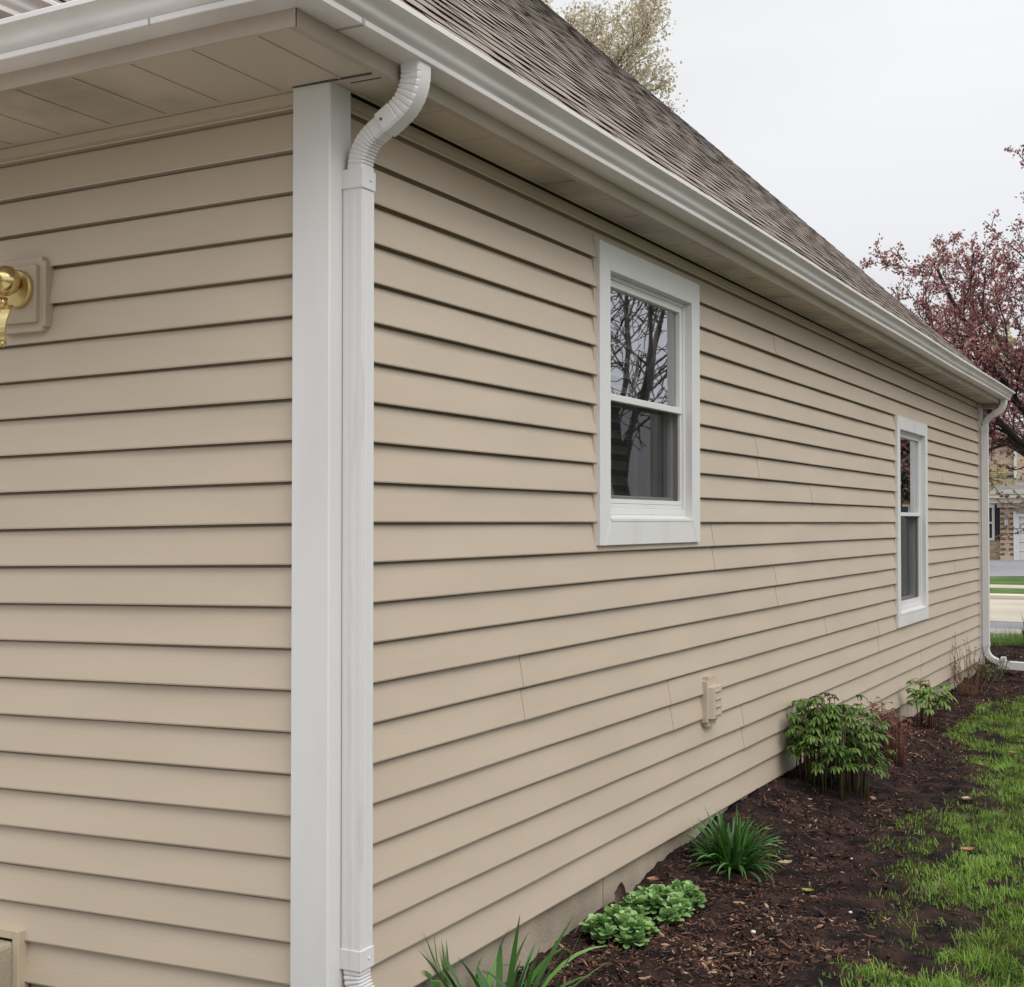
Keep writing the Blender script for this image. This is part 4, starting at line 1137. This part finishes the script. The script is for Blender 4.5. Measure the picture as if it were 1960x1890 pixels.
b = MB()
NH = empty('ranch_house', (10.5, 56, 0)); tag(NH, 'orange brown brick ranch house across the street, mirrored in the far window', 'house')
M['obrick'] = mat('orange_brown_brick', (0.30, 0.15, 0.075), 0.9, (0.42, 0.23, 0.12), 3, 8)
b.box((5.0, 56, -0.1), (16.0, 64, 2.9)); b.build('wall', M['obrick'], NH)
b = MB(); b.mesh([(4.5, 55.4, 2.9), (16.5, 55.4, 2.9), (16.5, 64.6, 2.9), (4.5, 64.6, 2.9), (7.5, 60, 5.4), (13.5, 60, 5.4)], [(0, 1, 5, 4), (1, 2, 5), (2, 3, 4, 5), (3, 0, 4), (3, 2, 1, 0)])
b.build('roof', M['nroof'], NH)
for xa in (6.2, 9.4, 13.0):
    b = MB(); b.box((xa-0.08, 55.94, 0.92), (xa+1.28, 55.998, 2.28)); w_ = b.build('window', M['white'], NH)
    b = MB(); b.face([(xa, 55.935, 1.0), (xa+1.2, 55.935, 1.0), (xa+1.2, 55.935, 2.2), (xa, 55.935, 2.2)]); b.build('pane', M['dglass'], w_)
b = MB(); b.box((8.0, 55.95, 0.0), (8.95, 55.998, 2.1)); b.build('door', M['navy'], NH)
rehome(NH)
M['dleaf'] = mat('dark_evergreen_leaf', (1, 1, 1), 0.6, tintcols=[(0.008, 0.016, 0.010), (0.018, 0.036, 0.020), (0.04, 0.07, 0.035)])
tree('evergreen_tree', 'dark evergreen in front of the ranch house, mirrored in the far window', 'tree', (8.0, 47.0, 0.0),
     [dict(n=6, jit=0.02, up=0.05, tip=0.3, L=8.0, r=0.2), dict(n=6, jit=0.06, up=0.02, tip=0.3, count=34, ang=(60, 85), len=(0.32, 0.42), rad=0.3, **{'from': 0.28}, taper=2.0),
      dict(n=4, jit=0.10, up=0.02, tip=0.4, count=9, ang=(30, 60), len=(0.35, 0.5), rad=0.5, **{'from': 0.1})], 41, M['bark'], (14, 0.13, 0.20, M['dleaf']), minr=0.012)

# ------------------------------------------------------------------ plants along the wall
def gh(x, y): return float(bed_h(np.array(x), np.array(y)))
def daylily(label, x, y, n, L, r, seed, spread=(0.05, 0.75), wd=(0.011, 0.019)):
    g = np.random.default_rng(seed)
    z = gh(x, y)
    t = empty('daylily_clump', (x, y, z)); tag(t, label, 'daylily', 'daylily clumps in the mulch bed')
    a = g.uniform(0, 2*np.pi, n); q = np.sqrt(g.uniform(0, 1, n))*r
    base = np.stack([x + q*np.cos(a), y + q*np.sin(a), np.full(n, z-0.015)], 1)
    az = a + g.normal(0, 0.6, n)
    ln_ = L*g.uniform(0.55, 1.15, n)
    lean = g.uniform(spread[0], spread[1], n)*(0.35 + q/r*0.75); curl = g.uniform(0.15, 1.5, n)**1.2*(0.5+lean)
    V, F, idx = blades(base, az, ln_, g.uniform(*wd, n), lean, curl, 7, twist=g.normal(0, 0.5, n))
    V[:, 0] = np.maximum(V[:, 0], 0.004 + 0.0*V[:, 0])
    V[:, 2] = np.maximum(V[:, 2], ground_h(V[:, 0], V[:, 1]) + 0.006)
    tn = np.clip(g.normal(0.5, 0.22, n), 0, 1)[idx]
    quick_mesh('leaf_fan', V, [F], M['daylily'], tn, t, smooth=True)
    rehome(t); return t
daylily('lush daylily clump with long arching blades at the bottom edge by the downspout', 0.16, 0.72, 84, 0.36, 0.13, 41, (0.25, 1.35), (0.014, 0.025))
daylily('rounded dark green daylily clump midway along the bed beyond the sedums', 0.235, 2.74, 340, 0.25, 0.060, 43, (0.05, 1.0), (0.010, 0.018))
daylily('small far daylily clump in the mulch near the driveway', 0.12, 14.75, 90, 0.42, 0.18, 47)

def sedum(label, x, y, rad, nst, seed, h=0.12):
    g = np.random.default_rng(seed); z = gh(x, y)
    t = empty('sedum_clump', (x, y, z)); tag(t, label, 'sedum', 'sedum clumps at the foundation')
    V = []; F = []; T = []; nv = 0
    st = MB()
    for s_ in range(nst):
        a = g.uniform(0, 2*np.pi); q = math.sqrt(g.uniform(0, 1))*rad
        px, py = x + q*math.cos(a), y + q*math.sin(a)
        hh = h*(1.0 - 0.55*(q/rad)**2)*g.uniform(0.8, 1.12)
        top = np.array([px + 0.15*q*math.cos(a), py + 0.15*q*math.sin(a), z+hh])
        st.tube([(px, py, z-0.01), tuple(top)], [0.004, 0.003], 5)
        tone = g.normal(0.5, 0.15)
        tilt = q/rad*0.75
        for ring, (cnt, rise, ln_) in enumerate(((3, 1.1, 0.018), (3, 0.75, 0.030), (4, 0.35, 0.037), (4, -0.05, 0.038))):
            for k in range(cnt):
                az = k*2*np.pi/cnt + ring*0.6 + g.normal(0, 0.45)
                el_ = rise + g.normal(0, 0.33)
                d = np.array([math.cos(az)*math.cos(el_), math.sin(az)*math.cos(el_), math.sin(el_)])
                d = d + np.array([math.cos(a), math.sin(a), 0])*tilt*0.6; d /= np.linalg.norm(d)
                side = np.cross(d, [0, 0, 1.0]); side /= np.linalg.norm(side)+1e-9
                up = np.cross(side, d)
                L = ln_*g.uniform(0.7, 1.25); w = L*0.46
                o_ = top - np.array([0, 0, 0.006*ring])
                prof = [(0.0, 0.25), (0.25, 0.75), (0.55, 1.0), (0.82, 0.85), (0.95, 0.5), (1.0, 0.15)]
                rows = []; lt = g.normal(0, 0.16)
                for (tt, ww) in prof:
                    c = o_ + d*L*tt + up*(0.18*L*math.sin(tt*1.6))
                    rows.append((c - side*w*ww + up*w*ww*0.30, c, c + side*w*ww + up*w*ww*0.30))
                for rr in rows: V.extend(rr)
                for i in range(len(rows)-1):
                    for j in range(2):
                        F.append((nv+i*3+j, nv+i*3+j+1, nv+i*3+j+4, nv+i*3+j+3)); T.append(min(1, max(0, tone + (0.22 if ring < 2 else -0.05) + g.normal(0, 0.03) + lt)))
                nv += len(rows)*3
    quick_mesh('leaf_rosettes', np.array(V), [np.array(F)], M['sedum'], np.array(T), t, smooth=True)
    st.build('stems', M['stem_green'], t)
    rehome(t); return t
sedum('round grey green sedum clump nearest the camera against the foundation', 0.165, 1.63, 0.098, 54, 51, 0.098)
sedum('larger sedum clump with thick pale leaves beyond the nearest one', 0.185, 1.95, 0.106, 60, 52, 0.102)
sedum('small bright sedum clump on the outer side of the larger sedum', 0.225, 2.13, 0.070, 28, 53, 0.09)

def leaflets(specs, seed, name, m, parent, nseg=4):
    """lance shaped leaflets, each (base, direction, length, width, droop, tone)"""
    V = []; F = []; T = []; nv = 0
    for (o_, d, L, w, droop, tone) in specs:
        d = Vector(d).normalized(); side = d.cross(Vector((0, 0, 1)))
        side = side.normalized() if side.length > 1e-4 else Vector((1, 0, 0))
        p = Vector(o_); rows = []
        for i in range(nseg+1):
            tt = i/nseg; ww = w*math.sin(math.pi*min(1, 0.08+tt*0.92))**0.8*(1-0.25*tt) if i < nseg else w*0.05
            up = side.cross(d)
            rows.append((p - side*ww*0.5 + up*ww*0.22, p.copy(), p + side*ww*0.5 + up*ww*0.22))
            d = (d + Vector((0, 0, -droop))).normalized(); p = p + d*(L/nseg)
        for r3 in rows: V.extend([tuple(q) for q in r3])
        for i in range(nseg):
            for j in range(2): F.append((nv+i*3+j, nv+i*3+j+1, nv+i*3+j+4, nv+i*3+j+3)); T.append(tone)
        nv += len(rows)*3
    return quick_mesh(name, np.array(V), [np.array(F)], m, np.clip(np.array(T), 0, 1), parent, smooth=True)
def peony(name, label, x, y, nst, R_, H, seed, lm, sm, cat='peony', xmin=0.02, leafL=0.085, perleaf=5, group=None, top=0.45):
    rnd = random.Random(seed); z = gh(x, y)
    t = empty(name, (x, y, z)); tag(t, label, cat, group)
    st = MB(); sp_ = []
    for s_ in range(nst):
        a = rnd.uniform(0, 2*math.pi); q = math.sqrt(rnd.random())
        bx, by = x + 0.85*q*R_*math.cos(a), y + 0.85*q*R_*math.sin(a)
        hh = H*(1 - 0.34*q*q)*rnd.uniform(0.85, 1.08)
        tx, ty = x + q*R_*math.cos(a), y + q*R_*math.sin(a)
        if tx < xmin + 0.02: tx = xmin + 0.02 + rnd.random()*0.03
        if bx < 0.02: bx = 0.02 + rnd.random()*0.03
        zb = gh(bx, by)
        P = [Vector((bx, by, zb-0.01)), Vector((bx*0.6+tx*0.4, by*0.6+ty*0.4, zb+hh*0.5)), Vector((tx, ty, zb+hh*0.93))]
        st.tube(P, [0.0042, 0.0036, 0.002], 5)
        for l_ in range(perleaf):
            f = top + (1-top)*(l_+rnd.random()*0.6)/perleaf
            o_ = P[0].lerp(P[1], f*2) if f < 0.5 else P[1].lerp(P[2], min(1, f*2-1))
            az = a + l_*2.4 + rnd.gauss(0, 0.5)
            pl = rnd.uniform(0.05, 0.10)
            d = Vector((math.cos(az), math.sin(az), rnd.uniform(0.15, 0.7)))
            e_ = o_ + d.normalized()*pl
            if e_.x < xmin: e_.x = xmin + 0.01
            st.tube([o_, e_], [0.0018, 0.0013], 3, cap=False)
            tone = rnd.gauss(0.42, 0.16) + (0.15 if f > 0.8 else 0)
            for k, (off, s__) in enumerate(((0, 1.0), (0.55, 0.85), (-0.55, 0.85), (1.05, 0.7), (-1.05, 0.7))):
                dd = Vector((math.cos(az+off), math.sin(az+off), rnd.uniform(0.0, 0.35)))
                if e_.x + dd.x*leafL < xmin: dd.x = abs(dd.x)*0.3
                sp_.append((e_, dd, leafL*s__*rnd.uniform(0.8, 1.2), leafL*0.30*rnd.uniform(0.8, 1.15), rnd.uniform(0.18, 0.42), tone + rnd.gauss(0, 0.07)))
    st.build('stems', sm, t, smooth=True)
    leaflets(sp_, seed, 'foliage', lm, t)
    rehome(t); return t
peony('peony_bush', 'large bushy dark green peony with drooping leaves standing midway along the wall', 0.235, 4.48, 80, 0.235, 0.50, 61, M['peony'], M['stem_green'], perleaf=6, top=0.42, leafL=0.070)
peony('peony_shoots', 'cluster of upright red peony shoots behind the large green peony', 0.27, 5.60, 40, 0.15, 0.36, 62, M['stem_red'], M['stem_red'], leafL=0.028, perleaf=3, top=0.85)
peony('young_peony', 'small bright green young peony near the far window', 0.20, 7.45, 11, 0.11, 0.38, 63, M['peony_young'], M['stem_red'], leafL=0.075, perleaf=4, top=0.55)
def twigs(name, label, x, y, n, H, R_, seed, m, leafy=0):
    rnd = random.Random(seed); z = gh(x, y)
    t = empty(name, (x, y, z)); tag(t, label, 'shrub')
    b = MB(); sp_ = []
    for i in range(n):
        a = rnd.uniform(0, 6.283); q = rnd.random()**0.6*R_; hh = H*rnd.uniform(0.4, 1.0)
        p = Vector((max(0.02, x+0.5*q*math.cos(a)), y+0.5*q*math.sin(a), z-0.01)); P = [p]
        for k in range(4):
            p = p + Vector((q*0.2*math.cos(a)+rnd.gauss(0, 0.014), q*0.2*math.sin(a)+rnd.gauss(0, 0.014), hh/4)); p.x = max(p.x, 0.02); P.append(p.copy())
        b.tube(P, [0.0032, 0.0028, 0.0024, 0.002, 0.0014], 4)
        if rnd.random() < 0.6: b.tube([P[2], P[2]+Vector((rnd.gauss(0, 0.03), rnd.gauss(0, 0.04), hh*0.25))], [0.002, 0.001], 4)
        for k in range(leafy):
            sp_.append((P[rnd.randint(1, 4)], (rnd.gauss(0, 1), rnd.gauss(0, 1), rnd.uniform(-0.4, 0.5)), rnd.uniform(0.02, 0.05), 0.016, 0.15, rnd.random()))
    b.build('stems', m, t)
    if sp_: leaflets(sp_, seed, 'foliage', M['dead'] if leafy < 4 else M['peony'], t, 3)
    rehome(t); return t
M['dead'] = mat('dead_leaf', (1, 1, 1), 0.8, tintcols=[(0.05, 0.025, 0.018), (0.16, 0.075, 0.04), (0.34, 0.20, 0.11)], trans=0.1)
twigs('dormant_shrub', 'dormant shrub of bare orange brown twigs before the far downspout', 0.16, 9.65, 34, 0.55, 0.22, 71, mat('orange_brown_twig', (0.20, 0.10, 0.055), 0.8), 2)
twigs('low_shrub', 'low dark shrub tucked under the far downspout elbow', 0.17, 10.85, 26, 0.30, 0.20, 72, M['stem_green'], 6)

# fallen leaves and stones that can be told apart
def curled(name, label, cat, x, y, L, W, az, m, lift=0.008, curl=0.38):
    b = MB(); n, k = 7, 4; z = gh(x, y)
    V = []
    for i in range(n+1):
        tt = i/n
        for j in range(-k, k+1):
            u = j/k
            w = W*(0.03 + math.sin(math.pi*tt)**0.9)*(1 + 0.22*math.sin(tt*23+x*40))
            lx_ = L*(tt-0.5); ly = w*u*0.5; lz_ = lift + curl*(u*u*W*0.45) + 0.25*L*(tt-0.5)**2*curl*2
            V.append((x + lx_*math.cos(az) - ly*math.sin(az), y + lx_*math.sin(az) + ly*math.cos(az), z + lz_))
    r = 2*k+1
    b.mesh(V, [(i*r+j, i*r+j+1, (i+1)*r+j+1, (i+1)*r+j) for i in range(n) for j in range(2*k)])
    o = b.build(name, m, None, smooth=True); tag(o, label, cat, 'dry leaves lying about the bed and lawn' if name == 'dry_leaf' else None); return o
OR = mat('orange_brown_dry_leaf', (0.30, 0.13, 0.065), 0.75, (0.45, 0.24, 0.13), 60, trans=0.15)
TN = mat('tan_dry_leaf', (0.38, 0.27, 0.16), 0.75, (0.52, 0.40, 0.27), 60, trans=0.15)
PU = mat('purple_brown_leaf', (0.085, 0.050, 0.048), 0.7, (0.14, 0.09, 0.085), 60)
GR = mat('yellow_green_leaf', (0.22, 0.26, 0.05), 0.6, (0.32, 0.36, 0.08), 40, trans=0.2)
curled('dry_leaf', 'curled orange brown leaf lying on the lawn edge at the right', 'leaf', 1.085, 3.60, 0.075, 0.055, 0.7, OR, 0.02)
curled('dry_leaf', 'small orange leaf far up the lawn near the right edge', 'leaf', 0.93, 6.42, 0.06, 0.05, 0.3, OR, 0.03)
curled('dry_leaf', 'tan curled leaf beside the rounded daylily clump', 'leaf', 0.415, 2.93, 0.075, 0.05, 0.9, TN, 0.012)
curled('dry_leaf', 'tan leaf beside the lawn patch left of the orange leaf', 'leaf', 0.90, 4.75, 0.08, 0.05, 1.4, TN, 0.02)
curled('dry_leaf', 'orange leaf standing against the foundation behind the sedums', 'leaf', 0.055, 2.25, 0.06, 0.05, 1.6, OR, 0.05)
curled('green_leaf', 'yellow green curled leaf on the mulch right of the daylily', 'leaf', 0.60, 2.62, 0.055, 0.04, 0.2, GR, 0.012)
o = curled('dead_leaf', 'dark purple dead leaf standing upright behind the nearest sedum', 'leaf', 0.05, 1.93, 0.11, 0.05, 1.5, PU, 0.0, 0.5)
o.data.transform(Matrix.Translation((0.05, 1.93, gh(0.05, 1.93)+0.055)) @ Matrix.Rotation(R(82), 4, 'X') @ Matrix.Translation((-0.05, -1.93, -gh(0.05, 1.93))))
def stone(label, x, y, r, seed, m):
    rnd = random.Random(seed); bm_ = MB()
    prof = [(r*math.sin(a)*(0.9+0.2*rnd.random()), -r*0.6*math.cos(a)) for a in (0.15, 0.6, 1.1, 1.6, 2.1, 2.6, 3.0)]
    bm_.lathe(prof, (x, y, gh(x, y)+r*0.45), 'Z', 9)
    bm_.v = [(a + rnd.gauss(0, r*0.08), c + rnd.gauss(0, r*0.08), d + rnd.gauss(0, r*0.05)) for a, c, d in bm_.v]
    tag(bm_.build('pebble', m, None, smooth=True), label, 'pebble', 'pale pebbles on the mulch')
ST = mat('pale_pebble', (0.55, 0.50, 0.45), 0.7, (0.68, 0.64, 0.58), 40)
stone('largest pale pebble in the middle of the dark mulch', 0.575, 1.945, 0.011, 81, ST)
stone('pale pebble on the mulch toward the lawn edge right of the largest one', 0.83, 2.40, 0.008, 82, ST)
stone('small pale pebble on bare mulch before the large peony', 0.62, 3.30, 0.007, 83, ST)

# ------------------------------------------------------------------ mulch chips and grass
def chips(n, region, name, size, lift=0.006, tintsh=(0.36, 0.22), sd=91):
    g = np.random.default_rng(sd)
    x0, x1, y0, y1 = region
    y = y0 + (y1-y0)*g.uniform(0, 1, n)**1.7; x = g.uniform(x0, x1, n)
    keep = (g.uniform(0, 1, n) > lawnness(x, y)*1.15) & ((x > 0.0) | (y > 11.6))
    # drifts: some patches are covered in lighter shreds, others are bare soil
    dens = vnoise(x, y, 0.55, 31)*0.6 + vnoise(x, y, 0.17, 32)*0.4
    keep &= g.uniform(0, 1, n) < np.clip((dens-0.26)*2.4, 0.10, 1)
    x, y = x[keep], y[keep]; n = len(x); dens = dens[keep]
    z = bed_h(x, y) + lift*g.uniform(0.2, 1.2, n)
    az = g.uniform(0, 2*np.pi, n); L = size*np.exp(g.normal(-0.25, 0.55, n)); W = np.clip(L*g.uniform(0.12, 0.34, n), 0.0016, 0.012)
    el_ = g.normal(0, 0.28, n); bend = g.normal(0, 0.30, n)
    d = np.stack([np.cos(az)*np.cos(el_), np.sin(az)*np.cos(el_), np.sin(el_)], 1)
    s_ = np.stack([-np.sin(az), np.cos(az), g.normal(0, 0.4, n)], 1)
    c = np.stack([x, y, z], 1); up = np.array([0, 0, 1.0])
    th = np.clip(W*0.35, 0.001, 0.004)[:, None]
    a0 = c - d*L[:, None]*0.5; a1 = c + up*(bend*L*0.25)[:, None]; a2 = c + d*L[:, None]*0.5
    w = (W*0.5)[:, None]
    V = np.stack([a0-s_*w*0.5, a0+s_*w*0.5, a1-s_*w, a1+s_*w, a2-s_*w*0.35, a2+s_*w*0.35,
                  a1-s_*w*0.9-up*th*2, a1+s_*w*0.9-up*th*2], 1).reshape(-1, 3)
    q = np.array([[0, 1, 3, 2], [2, 3, 5, 4], [0, 2, 6, 6], [1, 7, 3, 3]])[:2]
    F = (np.arange(n)[:, None, None]*8 + q[None]).reshape(-1, 4)
    t3 = np.array([[0, 2, 6], [2, 4, 6], [1, 7, 3], [3, 7, 5]])
    F3 = (np.arange(n)[:, None, None]*8 + t3[None]).reshape(-1, 3)
    tn = np.clip(g.normal(tintsh[0], tintsh[1], n) + (dens-0.5)*0.55 + (g.uniform(0, 1, n) < 0.03)*0.5, 0, 1)
    tint = np.concatenate([np.repeat(tn, 2), np.repeat(tn*0.85, 4)])
    o = quick_mesh(name, V, [F, F3], M['chip'], tint)
    o['kind'] = 'stuff'; return o
chips(150000, (0.0, 2.2, 0.6, 15.1), 'mulch_chips', 0.019)
chips(5000, (-2.0, 0.0, 11.6, 15.1), 'mulch_chips', 0.030, 0.008, (0.32, 0.2), 93)
chips(11000, (0.0, 2.2, 0.6, 15.1), 'mulch_chips', 0.042, 0.012, (0.30, 0.20), 92)

def grass(n, region, name, seed, hmean, power=1.5):
    g = np.random.default_rng(seed)
    x0, x1, y0, y1 = region
    x = g.uniform(x0, x1, n); y = y0 + (y1-y0)*g.uniform(0, 1, n)**power
    lw = lawnness(x, y)
    cl = vnoise(x, y, 0.10, 41)*0.6 + vnoise(x, y, 0.28, 42)*0.4
    p = np.clip(lw*1.3, 0, 1)*np.clip((cl-0.29)*3.6, 0.05, 1)
    keep = g.uniform(0, 1, n) < p
    x, y, lw, cl = x[keep], y[keep], lw[keep], cl[keep]; n = len(x)
    base = np.stack([x, y, bed_h(x, y)-0.004], 1)
    Lh = hmean*np.exp(g.normal(0, 0.32, n))*(0.55+0.7*cl)*(0.6+0.4*lw)
    cla = vnoise(x, y, 0.13, 43)*12
    az = cla + g.normal(0, 1.1, n)
    V, F, idx = blades(base, az, Lh, g.uniform(0.0022, 0.0048, n), np.abs(g.normal(0.25, 0.25, n)), np.abs(g.normal(0.55, 0.5, n)), 3, twist=g.normal(0, 0.8, n))
    tn = np.clip(g.normal(0.55, 0.15, n) + (vnoise(x, y, 0.22, 44)-0.5)*0.5 - (g.uniform(0, 1, n) < 0.06)*0.6, 0, 1)[idx]
    o = quick_mesh(name, V, [F], M['grass'], tn, smooth=True)
    o['kind'] = 'stuff'; return o
grass(240000, (0.35, 3.2, 0.9, 10.2), 'grass', 101, 0.037)
grass(16000, (-1.6, 1.2, 14.4, 16.2), 'grass', 102, 0.10, 1.0)
grass(30000, (3.2, 4.4, 0.0, 8.0), 'grass', 103, 0.05)
